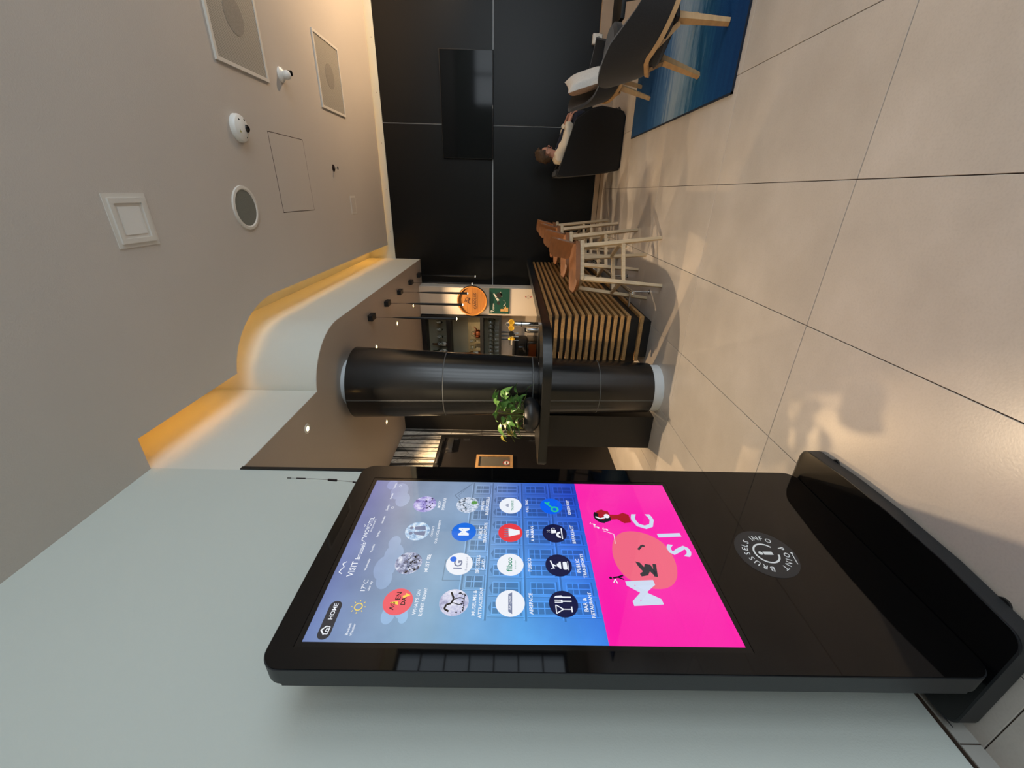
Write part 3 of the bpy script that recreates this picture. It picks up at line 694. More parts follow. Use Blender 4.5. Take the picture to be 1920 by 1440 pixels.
# ------------------------------------------------------------------ fixtures on the main ceiling
t = thing('ceiling_fixture', 'square white recessed ceiling trim with stepped frame, near the white wall', 'ceiling light', (-0.172, 2.22, ZC))
MB().box(-0.125, 0.125, -0.125, 0.125, -0.004, 0).build('outer_plate', 'trim_white', t)
m = MB()
for a, b, h in ((0.105, 0.082, 0.012),):
    m.box(-a, a, -a, -b, -h, -0.004).box(-a, a, b, a, -h, -0.004).box(-a, -b, -b, b, -h, -0.004).box(b, a, -b, b, -h, -0.004)
m.build('frame', 'trim_white', t)
MB().box(-0.065, 0.065, -0.065, 0.065, -0.007, -0.004).build('diffuser', 'plastic_white', t)
t = thing('ceiling_speaker', 'round ceiling loudspeaker with grey mesh and white rim', 'speaker', (-0.145, 3.205, ZC))
MB().lathe([(0.118, -0.004), (0.128, -0.012), (0.146, -0.010), (0.148, 0)], n=40, caps=False).build('rim', 'trim_white', t)
MB().lathe([(0.12, -0.006), (0.12, 0)], n=40).build('mesh', 'speaker_cloth', t)
t = thing('access_hatch', 'square flush access hatch in the ceiling outlined by a thin gap', 'hatch', (0.098, 4.025, ZC))
MB().box(-0.292, 0.292, -0.292, 0.292, -0.0015, 0).build('hatch_lid', 'ceiling', t)
m = MB()
for s in (-1, 1):
    m.box(-0.2975, 0.2975, s * 0.2948 - 0.0025, s * 0.2948 + 0.0025, -0.0008, 0).box(s * 0.2948 - 0.0025, s * 0.2948 + 0.0025, -0.292, 0.292, -0.0008, 0)
m.build('gap', 'grout', t)
t = thing('ceiling_plate', 'small blank square cover plate on the ceiling near the black wall', 'cover plate', (-0.18, 5.405, ZC))
MB().box(-0.1, 0.1, -0.085, 0.085, -0.004, 0).build('plate', 'trim_white', t)
MB().box(-0.08, 0.08, -0.065, 0.065, -0.006, -0.004).build('inset', 'ceiling', t)
t = thing('sprinkler', 'small metal sprinkler head on the ceiling beside the hatch', 'sprinkler', (0.195, 4.952, ZC))
MB().lathe([(0.035, 0), (0.033, -0.006), (0.014, -0.016)], n=18).build('escutcheon', 'iron', t)
MB().lathe([(0.008, -0.016), (0.006, -0.045)], n=10).build('stem', 'steel', t)
MB().lathe([(0.016, -0.045), (0.016, -0.049)], n=14).build('deflector', 'steel', t)
t = thing('dome_camera', 'white dome security camera with dark lenses on the ceiling beside the hatch', 'security camera', (0.365, 3.335, ZC))
MB().lathe([(0.088, 0), (0.088, -0.018), (0.08, -0.032), (0.05, -0.046), (0.012, -0.05)], n=28).build('housing', 'plastic_white', t)
MB().ball((0.0, 0.03, -0.046), 0.026, 0.026, 0.018).build('lens', 'lens', t)
for x, y in ((0.045, -0.03), (-0.05, 0.02), (0.05, 0.03)): MB().ball((x, y, -0.036), 0.012, 0.012, 0.008, 10, 6).build('sensor', 'lens', t)
MB().box(-0.03, -0.012, -0.05, -0.03, -0.046, -0.040).build('sticker', 'leaf_yellow', t)
t = thing('bullet_camera', 'small white swivel security camera between the ceiling grilles', 'security camera', (0.837, 4.123, ZC))
MB().lathe([(0.055, 0), (0.053, -0.014), (0.03, -0.03)], n=22).build('mount', 'plastic_white', t)
MB().ball((0.0, 0.0, -0.05), 0.034, 0.034, 0.034).build('head', 'plastic_white', t)
MB().lathe([(0.02, 0.0), (0.022, 0.03), (0.016, 0.034)], (0.015, 0.018, -0.085), 14).build('lens', 'lens', t)
for nm, y0, lb in (('ceiling_grille', 3.262, 'perforated square ceiling grille nearest the picture edge'), ('ceiling_grille', 4.888, 'perforated square ceiling grille close to the black wall')):
    t = thing(nm, lb, 'ceiling grille', (1.05, y0 + 0.312, ZC), group='square ceiling grilles')
    a, b = 0.315, 0.292
    m = MB().box(-a, a, -a, -b, -0.014, 0).box(-a, a, b, a, -0.014, 0).box(-a, -b, -b, b, -0.014, 0).box(b, a, -b, b, -0.014, 0)
    m.build('frame', 'trim_white', t)
    MB().box(-b, b, -b, b, -0.008, -0.001).build('perforated_plate', 'grille_plate', t)
    MB().lathe([(0.11, -0.0095), (0.11, -0.008)], n=32).build('speaker_disc', mat('grille_disc', (150, 146, 138), 0.75, noise=(150, (1, 1, 1), 0.25), pos=True), t)

# ------------------------------------------------------------------ info kiosk
KX = -1.12
k = thing('info_kiosk', 'tall black touchscreen info kiosk with a bright blue and pink display', 'info kiosk', (0, 0, 0))
def rrect(a0, a1, b0, b1, r, n=6):
    pts = []
    for cx, cy, s in ((a1 - r, b1 - r, 0), (a0 + r, b1 - r, 90), (a0 + r, b0 + r, 180), (a1 - r, b0 + r, 270)):
        pts += [(cx + r * math.cos(R(s + 90 * i / n)), cy + r * math.sin(R(s + 90 * i / n))) for i in range(n + 1)]
    return pts
KY0, KY1, KZ0, KZ1 = 0.626, 1.488, 0.062, 1.998
hb = MB().prism(rrect(KY0, KY1, KZ0, KZ1, 0.055, 8), KX - 0.068, KX - 0.004, 'x')
bmesh.ops.bevel(hb.bm, geom=[e for e in hb.bm.edges if abs(e.verts[0].co.x - e.verts[1].co.x) < 1e-6 and e.verts[0].co.x < KX - 0.05], offset=0.008, segments=3, affect='EDGES')
hb.build('housing', 'kiosk', k)
SY0, SY1, SZ0, SZ1 = 0.700, 1.386, 0.692, 1.912
# front glass as a frame around the recessed screen
def frame_x(mb, o, i, x0, x1):
    n = len(o); vs = [(x0, a, b) for a, b in o] + [(x1, a, b) for a, b in o] + [(x0, a, b) for a, b in i] + [(x1, a, b) for a, b in i]
    fs = []
    for q in range(n):
        w_ = (q + 1) % n
        fs += [(q, w_, n + w_, n + q), (2 * n + q, 3 * n + q, 3 * n + w_, 2 * n + w_), (n + q, n + w_, 3 * n + w_, 3 * n + q), (q, 2 * n + q, 2 * n + w_, w_)]
    return mb._add(vs, fs)
nn = 8
frame_x(MB(), rrect(KY0 + 0.003, KY1 - 0.003, KZ0 + 0.003, KZ1 - 0.003, 0.053, nn), rrect(SY0 - 0.016, SY1 + 0.016, SZ0 - 0.016, SZ1 + 0.016, 0.0015, nn), KX - 0.004, KX).build('front_glass', 'kiosk_glass', k, angle=20)
frame_x(MB(), rrect(SY0 - 0.016, SY1 + 0.016, SZ0 - 0.016, SZ1 + 0.016, 0.0015, nn), rrect(SY0, SY1, SZ0, SZ1, 0.001, nn), KX - 0.0042, KX - 0.0018).build('screen_surround', 'black_gloss', k, angle=20)
base = [(-1.37, 0.66), (-1.37, 1.45)] + arc(-1.33, 1.45, 0.04, 0.04, 180, 90, 5)[1:] + arc(-1.025, 1.445, 0.045, 0.045, 90, 10, 5) + [(-0.962, 1.25), (-0.955, 1.06), (-0.960, 0.86)] + arc(-1.025, 0.675, 0.045, 0.045, -10, -90, 5) + arc(-1.33, 0.67, 0.04, 0.04, -90, -180, 5)
bb_ = MB().prism(base[::-1], 0.006, 0.061)
bmesh.ops.bevel(bb_.bm, geom=[e for e in bb_.bm.edges if abs(e.verts[0].co.z - e.verts[1].co.z) < 1e-6 and e.verts[0].co.z > 0.05], offset=0.003, segments=2, affect='EDGES')
bs = bb_.build('base_plate', 'kiosk', k)
MB().prism([(x * 0.985 - 0.0175, 0.0157 * 1 + y * 0.985) for x, y in base][::-1], 0.0608, 0.0618).build('gloss_top', 'kiosk_base', bs)
for x, y in ((-0.985, 0.74), (-0.985, 1.37), (-1.33, 0.72), (-1.33, 1.39)): MB().lathe([(0.02, 0), (0.02, 0.007)], (x, y, 0), 14).build('foot', 'black', k)
# aerial
an = MB().tube([(-1.19, 1.448, 1.99), (-1.19, 1.456, 2.05), (-1.19, 1.466, 2.13), (-1.19, 1.474, 2.25), (-1.19, 1.476, 2.35)], [0.0035, 0.0016, 0.0014, 0.0012, 0.001], 8).build('aerial', 'steel', k)
for p0, p1, r_ in (((-1.19, 1.448, 1.995), (-1.19, 1.456, 2.05), 0.0035), ((-1.19, 1.465, 2.125), (-1.19, 1.4685, 2.165), 0.0052), ((-1.19, 1.4745, 2.27), (-1.19, 1.4755, 2.31), 0.0028), ((-1.19, 1.476, 2.335), (-1.19, 1.476, 2.352), 0.0022)):
    MB().cyl(p0, p1, r_, n=8).build('aerial_sleeve', 'iron', an)
# emblem: dark disc, ring, letter i, words set round the circle
EY, EZ = 1.026, 0.449
em = MB().lathe([(0.1015, 0), (0.1015, 0.0008)], (KX, EY, EZ), 48, 'x').build('emblem', 'emblem', k)
m = MB(); X1 = KX + 0.0012
for wd, angs in (('BRUSSELS', (-76, -57, -38, -20, -2, 15, 30, 47)), ('INFO', (73, 87, 104, 124)), ('POINT', (163, 186, 203, 220, 242))):
    for ch, an_ in zip(wd, angs):
        a = R(an_); cy_, cz_ = EY + 0.068 * math.sin(a), EZ + 0.068 * math.cos(a)
        text_bm(m, ch, None, lambda u, v, a=a, cy_=cy_, cz_=cz_: (X1, cy_ + u * math.cos(a) + v * math.sin(a), cz_ - u * math.sin(a) + v * math.cos(a)), 0.008, height=0.0195)
def ringsec(mb, cy_, cz_, r0, r1, a0, a1, n, x):
    vs = []; fs = []
    for q in range(n + 1):
        a = R(a0 + (a1 - a0) * q / n)
        vs += [(x, cy_ + r0 * math.sin(a), cz_ + r0 * math.cos(a)), (x, cy_ + r1 * math.sin(a), cz_ + r1 * math.cos(a))]
    for q in range(n): fs.append((2 * q, 2 * q + 1, 2 * q + 3, 2 * q + 2))
    return mb._add(vs, fs)
def disc(mb, cy_, cz_, r, x, n=24, rz=None):
    return mb._add([(x, cy_ + r * math.sin(2 * math.pi * q / n), cz_ + (rz or r) * math.cos(2 * math.pi * q / n)) for q in range(n)], [tuple(range(n))])
def quad(mb, y0, y1, z0, z1, x): return mb._add([(x, y0, z0), (x, y1, z0), (x, y1, z1), (x, y0, z1)], [(0, 1, 2, 3)])
def polyf(mb, pts, x): return mb._add([(x, a, b) for a, b in pts], [tuple(range(len(pts)))])
def stroke(mb, pts, wd, x):
    for (a, b), (c, d_) in zip(pts[:-1], pts[1:]):
        dx, dz = c - a, d_ - b; L = math.hypot(dx, dz) or 1; nx, nz = -dz / L * wd / 2, dx / L * wd / 2
        mb._add([(x, a + nx, b + nz), (x, c + nx, d_ + nz), (x, c - nx, d_ - nz), (x, a - nx, b - nz)], [(0, 1, 2, 3)])
    return mb
ringsec(m, EY, EZ, 0.037, 0.043, -172, 140, 40, X1)
disc(m, EY, EZ + 0.020, 0.0075, X1); quad(m, EY - 0.007, EY + 0.007, EZ - 0.022, EZ + 0.010, X1)
disc(m, EY + 0.002, EZ - 0.090, 0.004, X1, 12); stroke(m, [(EY - 0.004, EZ - 0.089), (EY - 0.045, EZ - 0.082)], 0.003, X1)
tag(m.build('emblem_lettering', 'print_white', em, smooth=False), kind='stuff')

# display
XS = KX - 0.0022
scr = MB()
quad(scr, SY0, SY1, 1.07, SZ1, XS)
scr = scr.build('screen', S['sky'], k, smooth=False)
E_ = 0.00012
m = MB(); quad(m, SY0, SY1, SZ0, 1.07, XS); m.build('pink_advert', S['pink'], scr, smooth=False)
# clouds and facade drawing
for cy_, cz_, r in ((0.90, 1.745, 0.035), (0.945, 1.755, 0.05), (1.0, 1.74, 0.045), (1.05, 1.75, 0.03), (0.78, 1.70, 0.028), (0.80, 1.665, 0.03), (1.32, 1.80, 0.05), (1.27, 1.775, 0.04), (1.36, 1.84, 0.03), (0.775, 1.655, 0.02)):
    m = MB(); disc(m, cy_, cz_, r, XS + E_ * (1 + r), 20, r * 0.7); m.build('cloud_print', S['cloud'], scr, smooth=False)
m = MB(); m2 = MB()
FL = [1.075, 1.185, 1.30, 1.42, 1.50]
for zi in range(4):
    z0, z1 = FL[zi], FL[zi + 1]; yL = 0.775 if zi < 3 else 0.86
    quad(m, yL - 0.008, SY1 - 0.005, z1 - 0.006, z1, XS + 2 * E_); quad(m2, yL - 0.004, SY1 - 0.005, z1, z1 + 0.004, XS + 2 * E_)
    nb = 9 if zi < 3 else 7; bw = (SY1 - 0.01 - yL) / nb
    for b_ in range(nb):
        y0 = yL + b_ * bw + bw * 0.22; y1 = yL + (b_ + 1) * bw - bw * 0.22; zb, zt = z0 + (z1 - z0) * 0.16, z1 - (z1 - z0) * 0.2
        quad(m, y0, y1, zb, zt, XS + 2 * E_)
        quad(m2, (y0 + y1) / 2 - 0.0015, (y0 + y1) / 2 + 0.0015, zb, zt, XS + 3 * E_); quad(m2, y0, y1, (zb + zt) / 2 - 0.0015, (zb + zt) / 2 + 0.0015, XS + 3 * E_)
        quad(m2, y0, y1, zt - 0.018, zt - 0.016, XS + 3 * E_)
        if zi == 2: polyf(m, [(y0 - 0.006, zt + 0.002), (y1 + 0.006, zt + 0.002), ((y0 + y1) / 2, zt + 0.014)], XS + 2 * E_)
        stroke(m2, [(y0 - 0.008, z0), (y0 - 0.008, z1 - 0.008)], 0.002, XS + 2 * E_); stroke(m, [(y0 - 0.011, z0), (y0 - 0.011, z1 - 0.008)], 0.0016, XS + 2 * E_)
        stroke(m2, [(y0 - 0.003, zb - 0.003), (y0 - 0.003, zt + 0.003), (y1 + 0.003, zt + 0.003), (y1 + 0.003, zb - 0.003), (y0 - 0.003, zb - 0.003)], 0.0022, XS + 3 * E_); quad(m, y0 - 0.006, y1 + 0.006, zb - 0.010, zb - 0.006, XS + 2 * E_)
stroke(m, [(1.22, 1.50), (1.30, 1.57), (1.38, 1.50)], 0.004, XS + 2 * E_); stroke(m, [(1.23, 1.51), (1.30, 1.555), (1.37, 1.51)], 0.002, XS + 2 * E_)
stroke(m, [(0.9, 1.5), (0.9, 1.56), (0.98, 1.56), (0.98, 1.5)], 0.003, XS + 2 * E_); stroke(m, [(1.08, 1.5), (1.11, 1.56), (1.14, 1.5)], 0.003, XS + 2 * E_)
tag(m.build('facade_print_dark', S['facade_dark'], scr, smooth=False), kind='stuff'); tag(m2.build('facade_print_light', S['facade_light'], scr, smooth=False), kind='stuff')
# white lettering
LAB = [("WHAT'S ON", 0.8231, 1.6255, 0.0826), ('RIGHT NOW?', 0.8234, 1.6063, 0.0913), ('MUST SEE', 0.9658, 1.6184, 0.0708), ('CONTACT', 1.1048, 1.6269, 0.0488), ('OUR LOCAL EXPERTS', 1.104, 1.6074, 0.1127), ('MOST', 1.2459, 1.6244, 0.0391), ('POPULAR', 1.2495, 1.6067, 0.0682),
       ('MUSEUMS &', 0.8241, 1.4522, 0.0826), ('ATTRACTIONS', 0.8244, 1.4329, 0.1003), ('BRUSSELS', 0.964, 1.4514, 0.0729), ('CARD', 0.9621, 1.4336, 0.0427), ('PUBLIC', 1.1021, 1.4521, 0.0562), ('TRANSPORTS', 1.1025, 1.4346, 0.0972), ('SPRING', 1.2425, 1.4534, 0.0513), ('IN BRUSSELS', 1.2429, 1.4345, 0.0996),
       ('AIRSPACE', 0.8232, 1.2805, 0.0704), ('FLIBCO', 0.965, 1.279, 0.0536), ('FRITE', 1.1006, 1.2813, 0.0358), ('A MAMAN', 1.101, 1.2638, 0.0729), ('CALL TAXI', 1.2451, 1.2783, 0.0696),
       ('BAR &', 0.8222, 1.1154, 0.0457), ('RETAURANT', 0.8225, 1.0975, 0.0845), ('PUBLIC', 0.9636, 1.1169, 0.0538), ('TRANSPORTS', 0.964, 1.099, 0.0965), ('BREAKFAST', 1.1015, 1.1159, 0.087), ('GREEN KEY', 1.2409, 1.1145, 0.0815),
       ('Brussels', 0.7366, 1.7988, 0.0337), ('Weather', 0.7352, 1.7864, 0.0353), ('17°C', 0.877, 1.7999, 0.0397), ('clear sky', 0.8755, 1.7812, 0.034), ('VISIT', 0.9376, 1.8582, 0.0595), ('.brussels', 1.0094, 1.856, 0.0766), ('NOVOTEL', 1.1245, 1.8634, 0.0943), ('HOTELS & RESORTS', 1.128, 1.849, 0.060),
       ('Wednesday', 0.9552, 1.815, 0.0464), ('Thursday', 1.0228, 1.8183, 0.0369), ('Friday', 1.0893, 1.8178, 0.0271), ('Saturday', 1.1577, 1.82, 0.0372), ('Sunday', 1.2232, 1.8209, 0.0323), ('Monday', 1.2889, 1.823, 0.0328), ('Tuesday', 1.3507, 1.8257, 0.0346), ('HOME', 0.7893, 1.8615, 0.0496)]
XT = XS + 8 * E_
for s_, y_, z_, w_ in LAB:
    m = MB(); text_bm(m, s_, w_, lambda u, v, y_=y_, z_=z_: (XT, y_ + u, z_ + v), 0.012 if s_ not in ('17°C',) else 0.0)
    tag(m.build('screen_lettering', S['white'], scr, smooth=False), kind='stuff')
m = MB()
stroke(m, [(0.918, 1.886), (0.925, 1.897), (0.937, 1.893), (0.945, 1.888), (0.957, 1.897), (0.966, 1.886)], 0.003, XT)      # swash over VISIT
stroke(m, [(1.052, 1.856), (1.056, 1.866), (1.064, 1.869), (1.072, 1.866), (1.076, 1.856)], 0.003, XT)
stroke(m, [(1.120, 1.880), (1.125, 1.877), (1.133, 1.882)], 0.0015, XT)
stroke(m, [(0.722, 1.852), (0.722, 1.863), (0.7327, 1.872), (0.743, 1.863), (0.743, 1.852), (0.722, 1.852)], 0.0022, XT); stroke(m, [(0.729, 1.852), (0.729, 1.860), (0.7365, 1.860), (0.7365, 1.852)], 0.002, XT)
stroke(m, [(0.719, 1.862), (0.7327, 1.8745), (0.746, 1.862)], 0.0022, XT)
for y_ in (1.2232, 1.3507): ringsec(m, y_, 1.803, 0.004, 0.0055, 0, 360, 14, XT)
tag(m.build('line_symbols', S['white'], scr, smooth=False), kind='stuff')
m = MB(); polyf(m, rrect(0.706, 0.823, 1.8435, 1.8795, 0.0175, 6), XS + 5 * E_); m.build('home_button', S['grey'], scr, smooth=False)
m = MB(); ringsec(m, 0.8049, 1.7937, 0.0095, 0.0125, 0, 360, 20, XT)
for q in range(8):
    a = R(45 * q); stroke(m, [(0.8049 + 0.017 * math.cos(a), 1.7937 + 0.017 * math.sin(a)), (0.8049 + 0.022 * math.cos(a), 1.7937 + 0.022 * math.sin(a))], 0.0022, XT)
m.build('sun_symbol', S['yellow'], scr, smooth=False)
# round buttons
CYS, CZS = (0.8235, 0.9639, 1.1045, 1.2455), (1.6815, 1.513, 1.3433, 1.182)
def photo_col(seed, a, b, c, sc):
    def f(nt):
        g = nt.nodes.new('ShaderNodeNewGeometry'); mp = nt.nodes.new('ShaderNodeMapping'); mp.inputs['Location'].default_value = (seed, seed * 1.7, seed * 0.6)
        nt.links.new(g.outputs['Position'], mp.inputs['Vector'])
        n = nt.nodes.new('ShaderNodeTexNoise'); n.inputs['Scale'].default_value = sc; n.inputs['Detail'].default_value = 6; n.inputs['Roughness'].default_value = 0.7
        nt.links.new(mp.outputs[0], n.inputs['Vector'])
        cr = nt.nodes.new('ShaderNodeValToRGB'); e = cr.color_ramp.elements; e[0].position = 0.36; e[0].color = lin(a); e[1].position = 0.62; e[1].color = lin(c)
        m_ = e.new(0.47); m_.color = lin(b); nt.links.new(n.outputs[0], cr.inputs[0]); return cr.outputs[0]
    return f
S['photo_crowd'] = screen_mat('screen_photo_crowd', photo_col(1.3, (70, 76, 96), (140, 150, 186), (226, 232, 246), 60))
S['photo_purple'] = screen_mat('screen_photo_purple', photo_col(4.1, (110, 96, 160), (160, 150, 216), (224, 220, 248), 40))
S['photo_hall'] = screen_mat('screen_photo_hall', photo_col(7.7, (150, 150, 186), (196, 198, 226), (236, 236, 248), 25))
S['photo_people'] = screen_mat('screen_photo_people', photo_col(2.9, (120, 156, 196), (176, 206, 236), (234, 244, 252), 45))
S['photo_tree'] = screen_mat('screen_photo_tree', photo_col(5.5, (90, 110, 110), (180, 196, 220), (236, 240, 252), 90))
FACE = [['coral', 'photo_crowd', 'photo_people', 'photo_purple'], ['photo_hall', 'white', 'blue', 'photo_tree'], ['white', 'white', 'red', 'white'], ['navy', 'navy', 'navy', 'key']]
XI, XJ = XS + 10 * E_, XS + 14 * E_
B = {}
for r_ in range(4):
    for c_ in range(4):
        m = MB(); disc(m, CYS[c_], CZS[r_], 0.0442, XI, 36); B[r_, c_] = m.build('round_button', S[FACE[r_][c_]], scr, smooth=False)
def pic(name, key, fn):
    m = MB(); fn(m); tag(m.build(name, S[key], scr, smooth=False), kind='stuff')
T = lambda m, s_, y_, z_, w_, b_=0.02: text_bm(m, s_, w_, lambda u, v: (XJ, y_ + u, z_ + v), b_)
def f(m): T(m, 'AG', 0.808, 1.695, 0.026); T(m, 'EN', 0.842, 1.684, 0.025); T(m, 'DA', 0.825, 1.665, 0.026)
pic('agenda_letters', 'dark', f)
def f(m): polyf(m, [(0.812, 1.678), (0.820, 1.705), (0.824, 1.682)], XJ); polyf(m, [(0.834, 1.668), (0.842, 1.672), (0.846, 1.662), (0.852, 1.664), (0.845, 1.648), (0.840, 1.658)], XJ)
pic('agenda_sparks', 'yellow', f)
def f(m):      # crowd photograph and museum skeleton, spring tree: abstract dark specks
    rnd = random.Random(3)
    for (cy_, cz_, n, zlo, zhi) in ((CYS[1], CZS[0], 70, -0.036, 0.005), (CYS[0], CZS[1], 18, -0.036, -0.01), (CYS[3], CZS[1], 40, 0.0, 0.038), (CYS[3], CZS[0], 30, -0.034, 0.0)):
        for _ in range(n):
            y_, z_ = rnd.uniform(-0.038, 0.038), rnd.uniform(zlo, zhi)
            if y_ * y_ + z_ * z_ < 0.0016: disc(m, cy_ + y_, cz_ + z_, rnd.uniform(0.0012, 0.003), XJ, 6)
    c0, c1 = CYS[0], CZS[1]
    stroke(m, [(c0 - 0.03, c1 + 0.012), (c0 - 0.022, c1 + 0.026), (c0 - 0.008, c1 + 0.022), (c0 - 0.004, c1 + 0.008), (c0 + 0.012, c1 + 0.002), (c0 + 0.034, c1 + 0.012)], 0.006, XJ)
    stroke(m, [(c0 - 0.002, c1 + 0.002), (c0 - 0.008, c1 - 0.016), (c0 - 0.002, c1 - 0.03)], 0.003, XJ); stroke(m, [(c0 + 0.01, c1), (c0 + 0.016, c1 - 0.016), (c0 + 0.012, c1 - 0.03)], 0.003, XJ)
    stroke(m, [(c0 - 0.03, c1 - 0.03), (c0 + 0.03, c1 - 0.03)], 0.002, XJ)
pic('photo_specks', 'dark', f)
def f(m):
    for q in range(8): disc(m, CYS[3] + 0.012 + 0.004 * math.cos(q * 2.4), CZS[1] - 0.026 + 0.006 * math.sin(q * 1.7), 0.007, XJ, 8)
pic('spring_bush', 'leafg', f)
def f(m):
    c0, c1 = CYS[2], CZS[0]
    polyf(m, [(c0 - 0.022, c1 - 0.03), (c0 - 0.018, c1 + 0.006), (c0 - 0.006, c1 + 0.014), (c0, c1 - 0.03)], XJ); polyf(m, [(c0 + 0.004, c1 - 0.03), (c0 + 0.006, c1 + 0.01), (c0 + 0.02, c1 + 0.014), (c0 + 0.026, c1 - 0.024)], XJ)
    disc(m, c0 - 0.012, c1 + 0.022, 0.007, XJ, 12); disc(m, c0 + 0.014, c1 + 0.024, 0.007, XJ, 12)
    quad(m, CYS[1] - 0.02, CYS[1] + 0.006, CZS[0] - 0.006, CZS[0] + 0.004, XJ)
    T(m, 'IG', CYS[1] - 0.004, CZS[1] + 0.004, 0.034); T(m, 'Brussels Card', CYS[1], CZS[1] - 0.024, 0.052, 0.0)
    polyf(m, [(CYS[0] - 0.036, CZS[2] - 0.006), (CYS[0] + 0.036, CZS[2] - 0.006), (CYS[0] + 0.030, CZS[2] + 0.006), (CYS[0] - 0.028, CZS[2] + 0.006)], XJ)
pic('picture_blue', 'mid', f)
def f(m): disc(m, CYS[1] + 0.018, CZS[1] + 0.022, 0.011, XJ, 16)
pic('card_dot', 'blue', f)
def f(m):
    text_bm(m, 'M', 0.036, lambda u, v: (XJ, CYS[2] + u, CZS[1] + v), 0.05)
    c0, c1 = CYS[2], CZS[2]
    polyf(m, [(c0 - 0.02, c1 + 0.006), (c0 + 0.02, c1 + 0.008), (c0 + 0.01, c1 - 0.034), (c0 - 0.008, c1 - 0.034)], XJ)
    T(m, 'Air Space', CYS[0], CZS[2], 0.046, 0.02)
    c0, c1 = CYS[0], CZS[3]          # cocktail glass, fork and knife
    stroke(m, [(c0 - 0.032, c1 + 0.024), (c0 - 0.004, c1 + 0.024), (c0 - 0.018, c1 + 0.002), (c0 - 0.032, c1 + 0.024)], 0.0032, XJ); stroke(m, [(c0 - 0.018, c1 + 0.002), (c0 - 0.018, c1 - 0.022)], 0.003, XJ); quad(m, c0 - 0.027, c0 - 0.009, c1 - 0.025, c1 - 0.021, XJ)
    for dy in (-0.004, 0.0, 0.004): quad(m, c0 + 0.008 + dy - 0.0012, c0 + 0.008 + dy + 0.0012, c1 + 0.006, c1 + 0.026, XJ)
    quad(m, c0 + 0.003, c0 + 0.013, c1 + 0.002, c1 + 0.007, XJ); quad(m, c0 + 0.006, c0 + 0.010, c1 - 0.025, c1 + 0.003, XJ)
    polyf(m, [(c0 + 0.020, c1 - 0.025), (c0 + 0.024, c1 - 0.025), (c0 + 0.024, c1), (c0 + 0.028, c1 + 0.004), (c0 + 0.026, c1 + 0.022), (c0 + 0.020, c1 + 0.027)], XJ)
    c0 = CYS[1]                      # plane, car, train
    stroke(m, [(c0 - 0.014, c1 + 0.016), (c0 + 0.018, c1 + 0.026)], 0.005, XJ); stroke(m, [(c0 + 0.002, c1 + 0.021), (c0 - 0.004, c1 + 0.008)], 0.005, XJ); stroke(m, [(c0 - 0.010, c1 + 0.018), (c0 - 0.016, c1 + 0.026)], 0.003, XJ)
    polyf(m, [(c0 - 0.014, c1 - 0.008), (c0 + 0.014, c1 - 0.008), (c0 + 0.014, c1 - 0.002), (c0 + 0.008, c1 - 0.001), (c0 + 0.005, c1 + 0.006), (c0 - 0.005, c1 + 0.006), (c0 - 0.009, c1 - 0.001), (c0 - 0.014, c1 - 0.002)], XJ)
    polyf(m, rrect(c0 - 0.018, c0 + 0.014, c1 - 0.028, c1 - 0.014, 0.005, 3), XJ); quad(m, c0 - 0.02, c0 + 0.016, c1 - 0.0325, c1 - 0.0305, XJ)
    c0 = CYS[2]                      # cup and croissant
    polyf(m, [(c0 - 0.002, c1 + 0.012), (c0 + 0.018, c1 + 0.012), (c0 + 0.015, c1 - 0.006), (c0 + 0.001, c1 - 0.006)], XJ); ringsec(m, c0 + 0.019, c1 + 0.004, 0.004, 0.0065, 0, 180, 8, XJ)
    ringsec(m, c0 - 0.008, c1 - 0.020, 0.006, 0.015, -95, 95, 12, XJ); quad(m, c0 - 0.028, c0 + 0.024, c1 - 0.028, c1 - 0.024, XJ)
    stroke(m, [(c0 + 0.004, c1 + 0.016), (c0 + 0.006, c1 + 0.022), (c0 + 0.004, c1 + 0.028)], 0.002, XJ); stroke(m, [(c0 + 0.012, c1 + 0.016), (c0 + 0.014, c1 + 0.022), (c0 + 0.012, c1 + 0.028)], 0.002, XJ)
pic('white_symbols', 'white', f)
def f(m): T(m, 'flibco', CYS[1], CZS[2] + 0.003, 0.056, 0.02); T(m, 'TAXIVERTS', CYS[3], CZS[2] - 0.008, 0.056, 0.02); T(m, 'direct airport', CYS[1], CZS[2] - 0.017, 0.036, 0.0)
pic('green_letters', 'teal', f)
def f(m):
    c0, c1 = CYS[3], CZS[2] + 0.008
    for q in range(3): quad(m, c0 - 0.009 + 0.003 * q, c0 + 0.009 - 0.003 * q, c1 + 0.005 * q, c1 + 0.0035 + 0.005 * q, XJ)
    for q in range(5): stroke(m, [(CYS[2] - 0.016 + 0.008 * q, CZS[2] + 0.006), (CYS[2] - 0.02 + 0.010 * q, CZS[2] + 0.022)], 0.004, XJ)
pic('dark_symbols', 'mid', f)
def f(m):
    c0, c1 = CYS[3], CZS[3]
    ringsec(m, c0 - 0.018, c1 - 0.012, 0.008, 0.016, 0, 360, 20, XJ); stroke(m, [(c0 - 0.008, c1 - 0.002), (c0 + 0.022, c1 + 0.024)], 0.007, XJ); stroke(m, [(c0 + 0.012, c1 + 0.016), (c0 + 0.022, c1 + 0.006)], 0.007, XJ)
pic('key_symbol', 'green', f)
